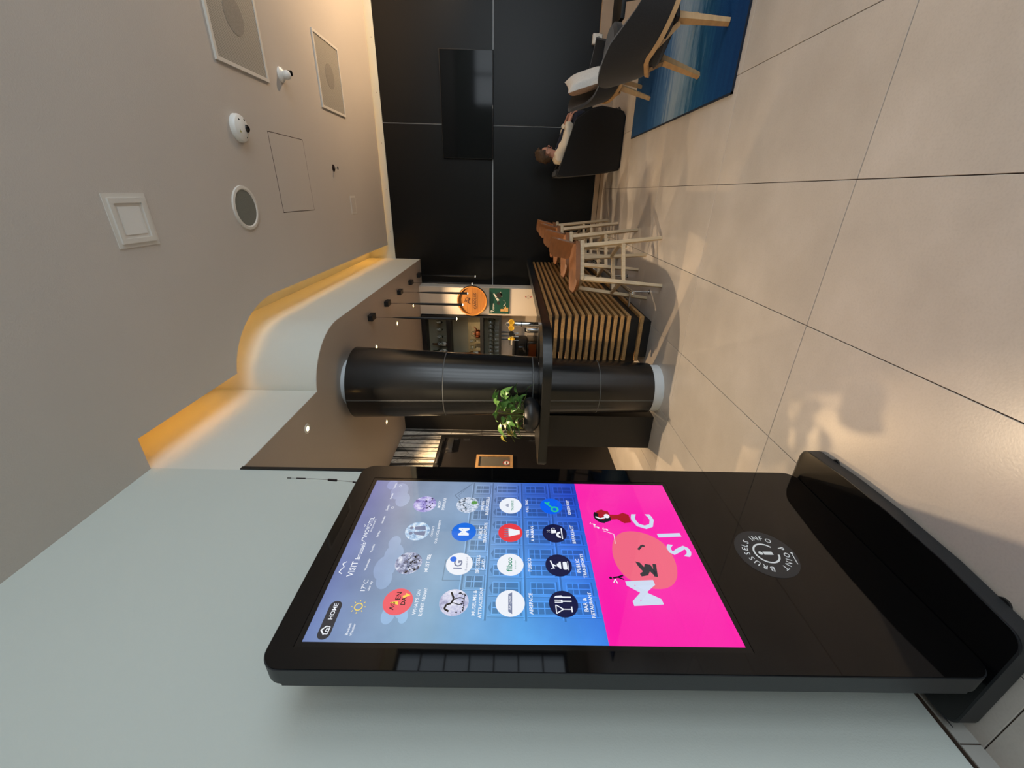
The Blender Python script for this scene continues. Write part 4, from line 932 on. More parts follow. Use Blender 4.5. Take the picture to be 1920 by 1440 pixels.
# pink advert
XP = XS + 3 * E_
def f(m):
    pts = [(1.0 + (0.120 + 0.006 * math.sin(q * math.pi / 10)) * math.cos(2 * math.pi * q / 40), 0.886 + (0.110 + 0.006 * math.cos(q * math.pi / 10)) * math.sin(2 * math.pi * q / 40)) for q in range(40)]
    polyf(m, pts, XP)
m = MB(); f(m); m.build('salmon_blot', S['salmon'], scr, smooth=False)
def big(m, ch, y_, z_, h_, rot=0.0):
    c_, s_ = math.cos(R(rot)), math.sin(R(rot)); text_bm(m, ch, None, lambda u, v: (XP + 4 * E_, y_ + u * c_ - v * s_, z_ + u * s_ + v * c_), 0.022, height=h_)
for ch, y_, z_, h_, ro in (('M', 0.866, 0.925, 0.092, 4), ('S', 1.035, 0.752, 0.082, -10), ('I', 1.104, 0.762, 0.086, 4), ('C', 1.171, 0.838, 0.086, 0)):
    m = MB(); big(m, ch, y_, z_, h_, ro); m.build('advert_letter', S['pale'], scr, smooth=False)
m = MB(); XQ = XP + 2 * E_
polyf(m, [(0.925, 0.915), (0.935, 0.918), (0.945, 0.905), (0.965, 0.915), (0.985, 0.92), (0.98, 0.905), (0.962, 0.896), (0.975, 0.89), (0.972, 0.872), (0.955, 0.868), (0.94, 0.862), (0.93, 0.872), (0.945, 0.882), (0.93, 0.892)], XQ)
stroke(m, [(0.925, 0.868), (0.975, 0.858)], 0.012, XQ); stroke(m, [(1.035, 0.895), (1.055, 0.876), (1.05, 0.868)], 0.008, XQ)
tag(m.build('dark_scribble', S['grey'], scr, smooth=False), kind='stuff')
m = MB()
polyf(m, [(1.178, 1.005), (1.205, 1.018), (1.225, 1.003), (1.232, 0.985), (1.225, 0.975), (1.222, 0.962), (1.205, 0.958), (1.205, 0.925), (1.216, 0.905), (1.205, 0.885), (1.165, 0.885), (1.16, 0.912), (1.18, 0.935), (1.175, 0.98)], XQ)
m.build('listening_figure', S['brick'], scr, smooth=False)
m = MB(); ringsec(m, 1.195, 0.987, 0.018, 0.036, -95, 40, 14, XQ + E_); polyf(m, [(1.163, 0.985), (1.172, 0.96), (1.19, 0.958), (1.195, 0.985)], XQ + E_)
stroke(m, [(0.918, 1.01), (0.922, 0.992), (0.928, 0.975)], 0.006, XQ); stroke(m, [(0.921, 0.994), (0.913, 0.975)], 0.005, XQ); disc(m, 0.918, 1.018, 0.005, XQ, 10)
tag(m.build('figure_hair', S['dark'], scr, smooth=False), kind='stuff')
m = MB(); disc(m, 1.196, 0.972, 0.011, XQ + 2 * E_, 16); stroke(m, [(1.188, 0.98), (1.182, 1.0), (1.192, 1.016)], 0.006, XQ + 2 * E_)
for y_, z_ in ((1.135, 1.016), (1.15, 1.028), (1.125, 0.985)):
    disc(m, y_, z_, 0.0045, XQ, 8); stroke(m, [(y_ + 0.004, z_), (y_ + 0.004, z_ + 0.016), (y_ + 0.012, z_ + 0.012)], 0.002, XQ)
stroke(m, [(1.12, 1.0), (1.105, 0.965), (1.06, 0.97)], 0.002, XQ); stroke(m, [(0.90, 1.012), (0.914, 1.004), (0.898, 1.0)], 0.003, XQ)
tag(m.build('headphones_and_notes', S['white'], scr, smooth=False), kind='stuff')

# ------------------------------------------------------------------ television
t = thing('television', 'large black flat television hung on the black panelled wall', 'television', (1.06, BACK - 0.02, 2.0))
MB().box(-0.632, 0.632, -0.06, -0.012, -0.362, 0.362, 0.006).build('casing', 'tv_body', t)
MB().box(-0.622, 0.622, -0.0625, -0.060, -0.345, 0.354).build('screen', 'tv', t)
MB().box(-0.25, 0.25, -0.012, 0.0, -0.2, 0.2).build('wall_mount', 'black', t)
MB().box(-0.02, 0.02, -0.0635, -0.0615, -0.356, -0.350).build('badge', 'plastic_grey', t)
# socket box
t = thing('power_socket', 'white power socket box on the foot of the black wall', 'socket', (1.835, BACK - 0.09, 0.272))
MB().box(-0.055, 0.055, -0.0, 0.068, -0.055, 0.075, 0.006).build('box', 'plastic_white', t)
MB().box(-0.045, 0.045, -0.004, 0.0, -0.045, 0.045, 0.001, 1).build('faceplate', 'plastic_white', t)
MB().lathe([(0.022, 0), (0.018, 0.006)], (0, -0.008, 0.0), 18, 'y').build('outlet', 'plastic_grey', t)

# ------------------------------------------------------------------ rug
t = thing('rug', 'blue streaked rug with a pale grey-blue band across it', 'rug', (0, 0, 0))
RX0, RX1, RY0, RY1 = 0.585, 2.95, 3.045, 5.395
MB().box(RX0 + 0.01, RX1 - 0.01, RY0 + 0.01, RY1 - 0.01, 0.0005, 0.012, 0.003, 2).build('pile', 'rug', t)
m = MB()
m.box(RX0, RX0 + 0.012, RY0, RY1, 0.0005, 0.0105).box(RX1 - 0.012, RX1, RY0, RY1, 0.0005, 0.0105).box(RX0, RX1, RY0, RY0 + 0.012, 0.0005, 0.0105).box(RX0, RX1, RY1 - 0.012, RY1, 0.0005, 0.0105)
m.build('binding', 'rug_edge', t)

# ------------------------------------------------------------------ tub armchairs
def make_tub():
    s = thing('armchair', 'x', 'armchair')
    def zt(a): a = abs(a); return 0.775 - 0.035 * (a / 25) ** 2 if a < 25 else (0.74 - 0.13 * (a - 25) / 25 if a < 50 else 0.61 - 0.09 * (1 - math.exp(-(a - 50) / 22)))
    def zb(a): a = abs(a); return 0.34 + 0.13 * max(0, 1 - a / 75) ** 1.2
    def sh(rin):
        def f2(u, v):
            a = -108 + 216 * u; z0, z1 = zb(a), zt(a)
            z = z0 + (z1 - z0) * v
            e = (abs(a) / 108) ** 6
            r = (0.315 + 0.10 * v ** 0.8 * (1 - 0.4 * abs(a) / 108)) - rin * math.sin(math.pi * (0.15 + 0.7 * v)) ** 0.5
            c = R(a)
            return (-math.cos(c) * r + 0.02 * e, -math.sin(c) * r, z)
        return f2
    MB().shell(sh(0.0), sh(0.042), 36, 10).build('shell', 'fabric_dark', s, angle=60)
    def rim(r, dz):
        return [(-math.cos(R(a)) * r, -math.sin(R(a)) * r, zb(a) + dz) for a in range(-100, 101, 8)]
    MB().tube(rim(0.318, -0.012), 1.0, sq=(0.024, 0.028)).build('wood_rim', 'oak_frame', s, angle=30)
    MB().lathe([(0.05, 0.335), (0.27, 0.34), (0.30, 0.37), (0.30, 0.42), (0.27, 0.445), (0.05, 0.45)], n=36).build('seat_cushion', 'fabric_dark', s)
    MB().box(-0.2, 0.22, -0.2, 0.2, 0.305, 0.338, 0.01).build('seat_base', 'black', s)
    for sx in (1, -1):
        for sy in (1, -1):
            top_ = (sx * 0.155, sy * 0.15, 0.33)
            MB().tube([(sx * 0.235, sy * 0.205, 0.0), top_], [0.75, 1.15], sq=(0.042, 0.042)).build('leg', 'oak_frame', s)
    for sy in (1, -1):
        MB().tube([(-0.30, sy * 0.09, zb(17) - 0.02), (-0.20, sy * 0.145, 0.30), (-0.15, sy * 0.15, 0.315)], 1.0, sq=(0.026, 0.03)).build('brace', 'oak_frame', s)
    MB().tube([(-0.15, -0.15, 0.318), (-0.15, 0.15, 0.318)], 1.0, sq=(0.03, 0.03)).build('rail', 'oak_frame', s)
    return s
ac = make_tub()
ac.location = (1.106, 3.574, 0.012); ac.rotation_euler = (0, 0, R(29.4)); ac['label'] = 'charcoal tub armchair at the picture edge, seen from behind, on the rug'; ac['group'] = 'tub armchairs on the rug'
a2 = copy_tree(ac); a2.location = (1.17, 4.93, 0.012); a2.rotation_euler = (0, 0, R(-24)); a2['label'] = 'charcoal tub armchair holding the pale cushion, beside the seated person'
# cushion
t = thing('cushion', 'pale linen scatter cushion propped in the tub armchair', 'cushion', (1.04, 4.99, 0.63), R(-24))
def cush(side):
    def f2(u, v):
        y, z = -0.2 + 0.4 * u, -0.2 + 0.4 * v
        b = max(0, (1 - (2 * u - 1) ** 4) * (1 - (2 * v - 1) ** 4)) ** 0.6
        k_ = 1 - 0.08 * (1 - b)
        wr = 0.006 * math.sin(u * 23) * b
        return (side * (0.075 * b + wr) + (-0.12) * v + 0.05, y * (0.9 + 0.1 * abs(2 * v - 1) ** 2), z * (0.9 + 0.1 * abs(2 * u - 1) ** 2))
    return f2
MB().shell(cush(1.0), lambda u, v: (-0.12 * v + 0.05, cush(0)(u, v)[1], cush(0)(u, v)[2]), 16, 16).build('cover_front', 'cushion', t, angle=80)
MB().shell(cush(-1.0), lambda u, v: (-0.12 * v + 0.049, cush(0)(u, v)[1], cush(0)(u, v)[2]), 16, 16).build('cover_back', 'cushion_back', t, angle=80)

# low side table
t = thing('side_table', 'low black metal side table behind the near tub armchair', 'side table', (1.78, 5.0, 0.012))
MB().box(-0.31, 0.36, -0.2, 0.2, 0.345, 0.385, 0.006).build('table_top', 'black', t)
for x, y in ((-0.08, -0.15), (-0.08, 0.15), (0.3, -0.15), (0.3, 0.15)): MB().tube([(x, y, 0.345), (x + 0.05, y, 0.03)], 1.0, sq=(0.016, 0.016)).build('leg', 'black', t)
MB().box(-0.06, 0.38, -0.17, 0.17, 0.0, 0.03, 0.004).build('base', 'black', t)

# ------------------------------------------------------------------ black lounge chair of the seated person
t = thing('lounge_chair', 'black upholstered lounge chair with high side panels, holding a seated person', 'armchair', (0.58, 6.12, 0))
side = [(-0.30, 0.02), (-0.25, 0.0), (0.28, 0.0), (0.335, 0.03), (0.365, 0.18), (0.385, 0.30), (0.35, 0.46), (0.27, 0.585), (0.22, 0.61), (-0.20, 0.735), (-0.345, 0.80), (-0.385, 0.79), (-0.385, 0.70), (-0.345, 0.30)]
def sidep(y0, y1):
    m = MB().prism(side, y0, y1, 'y')
    bmesh.ops.bevel(m.bm, geom=[e for e in m.bm.edges if abs(e.verts[0].co.y - e.verts[1].co.y) < 1e-6], offset=0.02, segments=3, affect='EDGES')
    return m
for y0 in (-0.33, 0.25): sidep(y0, y0 + 0.08).build('side_panel', 'fabric_black', t, angle=50)
m = MB().prism([(-0.385, 0.80), (-0.385, 0.70), (-0.33, 0.20), (-0.20, 0.20), (-0.22, 0.45), (-0.30, 0.80)], -0.25, 0.25, 'y')
bmesh.ops.bevel(m.bm, geom=list(m.bm.edges), offset=0.015, segments=2, affect='EDGES'); m.build('backrest', 'fabric_black', t, angle=50)
MB().box(-0.22, 0.34, -0.25, 0.25, 0.20, 0.36, 0.03, 3).build('seat_cushion', 'fabric_black', t, angle=50)
MB().box(-0.26, 0.30, -0.25, 0.25, 0.02, 0.20).build('base', 'black_box', t)

# ------------------------------------------------------------------ seated person
def skin_mesh(name, verts, edges, rad, m, parent, root=0, sub=2):
    me = bpy.data.meshes.new(name); me.from_pydata([tuple(v) for v in verts], edges, [])
    o = bpy.data.objects.new(name, me); COL.objects.link(o)
    if parent: o.parent = parent
    bm = bmesh.new(); bm.from_mesh(me); lay = bm.verts.layers.skin.verify(); bm.verts.ensure_lookup_table()
    for v, r_ in zip(bm.verts, rad):
        v[lay].radius = (r_, r_) if not isinstance(r_, tuple) else r_
    bm.verts[root][lay].use_root = True
    bm.to_mesh(me); bm.free(); me.materials.append(M[m])
    s = o.modifiers.new('skin', 'SKIN'); s.use_smooth_shade = True
    q = o.modifiers.new('sub', 'SUBSURF'); q.levels = sub; q.render_levels = sub
    return o
PE = thing('person', 'seated person in a cream jacket and navy trousers, glasses, head bent down', 'person', (0, 0, 0))
# joints: pelvis, belly, chest, neck, skull base / arms / legs, one connected skeleton, y is across the body
J = {'pel': (0.54, 6.12, 0.46), 'belly': (0.49, 6.12, 0.59), 'chest': (0.44, 6.12, 0.71), 'neck': (0.445, 6.115, 0.775), 'jaw': (0.475, 6.11, 0.845), 'head': (0.475, 6.11, 0.93), 'crown': (0.465, 6.11, 0.985),
     'shn': (0.42, 5.985, 0.765), 'eln': (0.62, 5.95, 0.665), 'wrn': (0.83, 6.03, 0.655), 'shf': (0.42, 6.255, 0.765), 'elf': (0.62, 6.30, 0.66), 'wrf': (0.84, 6.19, 0.68),
     'hipn': (0.56, 6.03, 0.43), 'knn': (0.91, 6.04, 0.585), 'ann': (0.80, 6.04, 0.09), 'ton': (0.92, 6.04, 0.05), 'hipf': (0.56, 6.21, 0.43), 'knf': (0.94, 6.20, 0.62), 'anf': (0.82, 6.20, 0.09), 'tof': (0.94, 6.20, 0.05)}
names = list(J); idx = {n: i for i, n in enumerate(names)}
V = [Vector(J[n]) for n in names]
RAD = {'pel': 0.13, 'belly': 0.115, 'chest': (0.13, 0.105), 'neck': 0.05, 'jaw': (0.058, 0.06), 'head': (0.074, 0.088), 'crown': (0.06, 0.072), 'shn': 0.058, 'eln': 0.043, 'wrn': 0.028, 'shf': 0.058, 'elf': 0.043, 'wrf': 0.028, 'hipn': 0.085, 'knn': 0.06, 'ann': 0.042, 'ton': 0.032, 'hipf': 0.085, 'knf': 0.06, 'anf': 0.042, 'tof': 0.032}
ED = [('pel', 'belly'), ('belly', 'chest'), ('chest', 'neck'), ('neck', 'jaw'), ('jaw', 'head'), ('head', 'crown'), ('chest', 'shn'), ('shn', 'eln'), ('eln', 'wrn'), ('chest', 'shf'), ('shf', 'elf'), ('elf', 'wrf'), ('pel', 'hipn'), ('hipn', 'knn'), ('knn', 'ann'), ('ann', 'ton'), ('pel', 'hipf'), ('hipf', 'knf'), ('knf', 'anf'), ('anf', 'tof')]
rad = [RAD[n] for n in names]; edges = [(idx[a], idx[b]) for a, b in ED]
def hand(wr, sgn):
    w_ = Vector(J[wr]); palm = w_ + Vector((0.045, 0, -0.03)); V.append(palm); rad.append((0.03, 0.018)); pi = len(V) - 1; edges.append((idx[wr], pi))
    for fi, (dy, L) in enumerate(((-0.030, 0.055), (-0.010, 0.068), (0.010, 0.064), (0.028, 0.048))):
        b0 = palm + Vector((0.025, dy * 0.9, 0)); p1 = b0 + Vector((L * 0.45, dy * 0.15, -0.026)); p2 = p1 + Vector((L * 0.2, 0, -0.034))
        n0 = len(V)
        for q, r_ in ((b0, 0.009), (p1, 0.0085), (p2, 0.007)): V.append(q); rad.append(r_)
        edges.extend([(pi, n0), (n0, n0 + 1), (n0 + 1, n0 + 2)])
    n0 = len(V)
    for q, r_ in ((w_ + Vector((0.03, sgn * 0.035, -0.004)), 0.011), (w_ + Vector((0.065, sgn * 0.055, -0.012)), 0.009), (w_ + Vector((0.09, sgn * 0.05, -0.025)), 0.0075)): V.append(q); rad.append(r_)
    edges.extend([(idx[wr], n0), (n0, n0 + 1), (n0 + 1, n0 + 2)])
hand('wrn', 1); hand('wrf', -1)
body = skin_mesh('body', V, edges, rad, 'skin', PE, 0, 2)
# face: nose, eyes, mouth, ears
HX, HY, HZ = 0.545, 6.10, 0.90
MB().tube([(HX - 0.004, HY - 0.004, HZ + 0.02), (HX + 0.014, HY - 0.006, HZ - 0.012), (HX + 0.002, HY - 0.005, HZ - 0.022)], [0.007, 0.013, 0.010], 8).build('nose', 'skin', PE)
for s in (-1, 1):
    e = MB().ball((HX - 0.006 - (0.006 if s < 0 else 0.004), HY - 0.004 + s * 0.03, HZ + 0.012), 0.011, 0.013, 0.008, 10, 8).build('eye', 'eye', PE)
    MB().ball((HX + 0.002 - (0.004 if s < 0 else 0.002), HY - 0.004 + s * 0.031, HZ + 0.012), 0.005, 0.006, 0.006, 8, 6).build('iris', 'glasses', e)
    MB().ball((0.478, HY + 0.01 + s * 0.082, HZ - 0.0), 0.02, 0.009, 0.03, 10, 8).build('ear', 'skin', PE)
MB().tube([(HX - 0.012, HY - 0.026, HZ - 0.05), (HX - 0.002, HY - 0.006, HZ - 0.048), (HX - 0.012, HY + 0.016, HZ - 0.05)], [0.004, 0.007, 0.004], 8).build('mouth', 'lip', PE)
g = MB()
for s in (-1, 1):
    pts = [(HX + 0.012 - 0.010 * abs(math.cos(R(a))) , HY - 0.005 + s * 0.031 + 0.024 * math.cos(R(a)), HZ + 0.012 + 0.019 * math.sin(R(a))) for a in range(0, 361, 30)]
    g.tube(pts, 0.0025, 6)
    g.tube([(HX + 0.0, HY - 0.005 + s * 0.055, HZ + 0.014), (0.48, HY + 0.008 + s * 0.086, HZ + 0.016)], 0.0025, 6)
g.tube([(HX + 0.012, HY - 0.013, HZ + 0.015), (HX + 0.012, HY + 0.003, HZ + 0.015)], 0.0025, 6)
g.build('glasses', 'glasses', PE)
# hair cap with fringe
def haircap():
    t_ = bmesh.new(); bmesh.ops.create_uvsphere(t_, u_segments=28, v_segments=18, radius=1)
    rnd = random.Random(5); kill = []
    for v in t_.verts:
        c = v.co.copy()
        if c.z < -0.05 + (0.62 if c.x > 0.55 and c.z < 0.62 else 0) and not (c.x < -0.2 and c.z > -0.75): kill.append(v); continue
        w_ = 1.0 + 0.06 * math.sin(c.y * 14 + c.z * 9) + rnd.uniform(-0.03, 0.03)
        v.co = Vector((0.462 + c.x * 0.098 * w_, 6.11 + c.y * 0.094 * w_, 0.935 + c.z * 0.118 * w_))
    bmesh.ops.delete(t_, geom=kill, context='VERTS')
    return t_
hm = MB(); hm.merge(haircap()); ho = hm.build('hair', 'hair', PE, angle=80)
hd = ho.modifiers.new('curls', 'DISPLACE'); ht = bpy.data.textures.new('curls', 'CLOUDS'); ht.noise_scale = 0.03; hd.texture = ht; hd.strength = 0.035; hd.mid_level = 0.35
so_ = ho.modifiers.new('solid', 'SOLIDIFY'); so_.thickness = 0.012; so_.offset = -1
# jacket: torso, sleeves, collar; trousers
def sub_skel(keys, eds, scale, name, m):
    ii = {n: i for i, n in enumerate(keys)}
    rr = []
    for n in keys:
        r_ = RAD[n]; rr.append(tuple(q * scale.get(n, 1.2) for q in r_) if isinstance(r_, tuple) else r_ * scale.get(n, 1.2))
    return skin_mesh(name, [J[n] for n in keys], [(ii[a], ii[b]) for a, b in eds], rr, m, PE, 0, 2)
jk = ['pel', 'belly', 'chest', 'shn', 'eln', 'wrn', 'shf', 'elf', 'wrf']
ja = sub_skel(jk, [('pel', 'belly'), ('belly', 'chest'), ('chest', 'shn'), ('shn', 'eln'), ('eln', 'wrn'), ('chest', 'shf'), ('shf', 'elf'), ('elf', 'wrf')], {'pel': 1.12, 'belly': 1.22, 'chest': 1.16, 'shn': 1.3, 'shf': 1.3, 'eln': 1.75, 'elf': 1.7, 'wrn': 1.75, 'wrf': 1.7}, 'jacket', 'jacket')
dsp = ja.modifiers.new('folds', 'DISPLACE'); tx = bpy.data.textures.new('folds', 'CLOUDS'); tx.noise_scale = 0.045; dsp.texture = tx; dsp.strength = 0.06; dsp.mid_level = 0.5
MB().tube([(0.395, 6.05, 0.775), (0.44, 6.03, 0.785), (0.50, 6.05, 0.765), (0.54, 6.09, 0.72)], [0.016, 0.02, 0.018, 0.012], 8).tube([(0.395, 6.05, 0.775), (0.385, 6.12, 0.785), (0.395, 6.19, 0.775), (0.45, 6.20, 0.78), (0.53, 6.15, 0.72)], [0.016, 0.02, 0.02, 0.018, 0.012], 8).build('collar', 'jacket', ja)
MB().tube([(0.50, 6.01, 0.80), (0.56, 6.0, 0.782), (0.65, 5.995, 0.752), (0.74, 6.01, 0.725)], [0.012, 0.02, 0.02, 0.010], 8).build('shirt_front', 'trousers', ja)  # navy shirt line, also the painted dark gap between sleeve and jacket front
sub_skel(['pel', 'hipn', 'knn', 'ann', 'hipf', 'knf', 'anf'], [('pel', 'hipn'), ('hipn', 'knn'), ('knn', 'ann'), ('pel', 'hipf'), ('hipf', 'knf'), ('knf', 'anf')], {'pel': 1.04, 'hipn': 1.08, 'hipf': 1.08, 'knn': 1.25, 'knf': 1.25, 'ann': 1.45, 'anf': 1.45}, 'trousers', 'trousers')
for n in ('n', 'f'):
    a, b = Vector(J['an' + n]), Vector(J['to' + n])
    MB().ball(((a.x + b.x) / 2 + 0.01, a.y, 0.042), 0.125, 0.048, 0.042, 16, 10).build('shoe', 'shoe', PE)

# ------------------------------------------------------------------ potted plant on the counter
PX_, PY_ = -1.66, 2.925
pl = thing('potted_plant', 'pothos with drooping green and yellowing leaves in a black bowl on the counter', 'plant', (PX_, PY_, 1.095))
MB().lathe([(0.0, 0), (0.07, 0.0), (0.11, 0.02), (0.14, 0.055), (0.146, 0.085), (0.135, 0.115), (0.115, 0.13), (0.105, 0.126), (0.12, 0.10), (0.0, 0.09)], n=36, caps=False).build('pot', 'pot', pl)
MB().lathe([(0.112, 0.098), (0.06, 0.108), (0.005, 0.11)], n=24).build('soil', 'soil', pl)
def leaf_mesh(m):
    mb = MB(); L, W = 1.0, 0.36; n = 6; vs = []; fs = []
    for i in range(n + 1):
        s = i / n; wd = W * math.sin(math.pi * s ** 0.72) ** 0.9 * (1 - 0.25 * s); z = 0.16 * math.sin(math.pi * s * 0.9) - 0.30 * s * s
        vs += [(s * L, -wd, z + 0.10 * wd), (s * L, 0, z - 0.02), (s * L, wd, z + 0.10 * wd)]
    for i in range(n):
        for j in range(2): fs.append((i * 3 + j, i * 3 + j + 1, (i + 1) * 3 + j + 1, (i + 1) * 3 + j))
    mb._add(vs, fs); o = mb.build('leaf', m, pl, angle=80); return o
lg, ly = leaf_mesh('leaf'), leaf_mesh('leaf_yellow')
first = {'g': True, 'y': True}
rnd = random.Random(11)
stems = MB()
def add_leaf(base_, tip_dir, size, tw, key):
    src = lg if key == 'g' else ly
    if first[key]: o = src; first[key] = False
    else:
        o = src.copy(); COL.objects.link(o)
    d_ = Vector(tip_dir).normalized(); q = d_.to_track_quat('X', 'Z')
    o.rotation_mode = 'QUATERNION'; from_tw = Matrix.Rotation(tw, 4, 'X').to_quaternion()
    o.rotation_quaternion = q @ from_tw
    o.location = base_; o.scale = (size, size, size)
# camera side view: right = towards column; vines climb up and trail left
for i in range(30):
    ph = rnd.uniform(0, 2 * math.pi); h_ = rnd.uniform(0.10, 0.36); r_ = rnd.uniform(0.02, 0.15) * (1.15 - h_)
    p0 = Vector((r_ * math.cos(ph) * 1.2 + 0.035, r_ * math.sin(ph) * 0.8 - 0.02, h_))
    stems.tube([(0.02 * math.cos(ph), 0.02 * math.sin(ph), 0.10), (p0.x * 0.5, p0.y * 0.5, 0.06 + h_ * 0.75), tuple(p0)], [0.003, 0.0025, 0.0018], 5)
    add_leaf(p0, (math.cos(ph), math.sin(ph) * 0.9 - 0.25, rnd.uniform(-0.5, 0.5)), rnd.uniform(0.085, 0.135), rnd.uniform(-0.7, 0.7), 'g')
for i in range(9):
    s = i / 8; p0 = Vector((0.06 + 0.16 * s, -0.02 - 0.03 * s, 0.24 + 0.06 * math.sin(s * 2)))
    add_leaf(p0, (1 if i % 2 else 0.3, -0.6, 0.5 if i % 2 else -0.3), 0.085 - 0.02 * s, rnd.uniform(-0.5, 0.5), 'g')
stems.tube([(0.02, 0, 0.12), (0.08, -0.02, 0.24), (0.15, -0.04, 0.29), (0.225, -0.05, 0.30)], [0.003, 0.003, 0.002, 0.0015], 5)
for i in range(14):
    s = i / 13; p0 = Vector((-0.02 - 0.15 * s, -0.04 - 0.02 * math.sin(i), 0.27 - 0.10 * abs(math.sin(i * 1.7)) + 0.05 * s))
    add_leaf(p0, (-0.8, -0.4, -0.7 + 0.3 * (i % 3)), rnd.uniform(0.055, 0.085), rnd.uniform(-0.8, 0.8), 'y' if i % 2 else 'g')
stems.tube([(-0.02, 0, 0.12), (-0.08, -0.03, 0.22), (-0.16, -0.05, 0.24), (-0.24, -0.05, 0.20)], [0.003, 0.003, 0.002, 0.0015], 5)
stems.build('stems', 'stem', pl)

# ------------------------------------------------------------------ back bar
t = thing('wooden_sign', 'round barrel-lid sign of varnished oak on the pale pier', 'sign', (-1.592, 6.5, 1.962))
MB().lathe([(0.222, -0.025), (0.222, 0)], n=56, axis='y').build('lid', 'barrel', t)
MB().lathe([(0.218, -0.025), (0.222, -0.058), (0.236, -0.058), (0.238, 0)], n=56, axis='y', caps=False).build('rim', 'barrel_rim', t)
MB().lathe([(0.238, -0.045), (0.2415, -0.045), (0.2415, -0.005), (0.238, -0.005)], n=56, axis='y', caps=False).build('hoop', 'iron', t)
for q in range(1, 5): MB().box(-0.2, 0.2, -0.0262, -0.025, -0.16 + 0.08 * (q - 0.5) - 0.0008 + 0.04, -0.16 + 0.08 * (q - 0.5) + 0.0008 + 0.04).build('board_joint', 'burn', t)
m = MB(); P_ = lambda dx, dz: (lambda u, v: (dx + u, -0.027, dz + v))
text_bm(m, 'CAROLUS', 0.26, P_(-0.005, -0.045), 0.02); text_bm(m, 'GOUDEN', 0.09, P_(-0.005, 0.0), 0.0)
for (a, b, c, e) in ((-0.05, 0.03, -0.01, 0.10), (-0.03, 0.06, 0.05, 0.05), (0.0, 0.10, 0.02, 0.04), (-0.02, 0.12, 0.04, 0.10), (0.03, 0.03, 0.05, 0.09)):
    dx, dz = c - a, e - b; L = math.hypot(dx, dz); nx, nz = -dz / L * 0.006, dx / L * 0.006
    m._add([(a + nx, -0.027, b + nz), (c + nx, -0.027, e + nz), (c - nx, -0.027, e - nz), (a - nx, -0.027, b - nz)], [(0, 1, 2, 3)])
for s in (-0.085, 0.045 - 0.055): m.box(-0.12, 0.12, -0.0272, -0.0265, s + 0.0, s + 0.002)
m.build('burnt_lettering', 'burn', t, smooth=False)
# poster
t = thing('poster', 'green poster with pale lettering and a drinking horn below the wooden sign', 'poster', (-1.594, 6.5, 1.525))
MB().box(-0.206, 0.206, -0.012, 0, -0.163, 0.163).build('sheet', 'poster', t, smooth=False)
def fl_(m, pts): m._add([(a, -0.0128, b) for a, b in pts], [tuple(range(len(pts)))])
m = MB(); text_bm(m, 'la', 0.035, lambda u, v: (-0.165 + u, -0.0128, 0.135 + v), 0.02); text_bm(m, 'Corne', 0.135, lambda u, v: (-0.105 + u, -0.0128, 0.10 + v), 0.02)
for q in range(10):
    a0, a1 = R(200 + 15 * q), R(215 + 15 * q); r0, r1 = 0.045 - 0.003 * q * 0, 0.058 - 0.002 * q
    fl_(m, [(-0.02 + r0 * math.cos(a0), -0.05 + r0 * math.sin(a0)), (-0.02 + r1 * math.cos(a0), -0.05 + r1 * math.sin(a0)), (-0.02 + r1 * math.cos(a1), -0.05 + r1 * math.sin(a1)), (-0.02 + r0 * math.cos(a1), -0.05 + r0 * math.sin(a1))])
fl_(m, [(0.05, 0.06), (0.12, 0.10), (0.13, 0.085), (0.07, 0.04)]); fl_(m, [(0.0, 0.03), (0.045, 0.06), (0.055, 0.03), (0.02, 0.0)]); fl_(m, [(0.07, -0.035), (0.15, -0.005), (0.155, -0.02), (0.08, -0.05)])
m.build('pale_print', 'poster_pale', t, smooth=False)
m = MB(); fl_(m, [(0.06, 0.03), (0.10, 0.055), (0.14, 0.03), (0.14, -0.03), (0.10, -0.05), (0.06, -0.02)]); fl_(m, [(-0.06, 0.02), (-0.03, 0.045), (0.0, 0.02), (-0.01, -0.01), (-0.05, -0.015)]); m.build('dark_print', 'poster_dark', t, smooth=False)
m = MB(); fl_(m, [(-0.165, -0.02), (-0.125, -0.02), (-0.125, -0.085), (-0.165, -0.085)]); fl_(m, [(-0.13, -0.085), (-0.09, -0.06), (-0.105, -0.085), (-0.07, -0.10), (-0.105, -0.115), (-0.10, -0.145), (-0.17, -0.145), (-0.17, -0.09)]); m.build('gold_print', 'poster_gold', t, smooth=False)
# small crest on the pier
t = thing('wall_decal', 'tiny diamond crest with red marks low on the pale pier', 'decal', (-1.52, 6.5, 1.06))
m = MB(); Z0 = -0.0012
for (a, b), (c, e) in zip([(0, 0.03), (0.03, 0), (0, -0.03), (-0.03, 0)], [(0.03, 0), (0, -0.03), (-0.03, 0), (0, 0.03)]):
    m.tube([(a, Z0, b), (c, Z0, e)], 0.0009, 4)
m.build('outline', 'iron', t)
m = MB()
for s in (1, -1): m._add([(-0.008, Z0, s * 0.032), (0.010, Z0, s * 0.036), (0.02, Z0, s * 0.056), (-0.004, Z0, s * 0.046)], [(0, 1, 2, 3)])
m.build('red_marks', 'red_print', t, smooth=False)

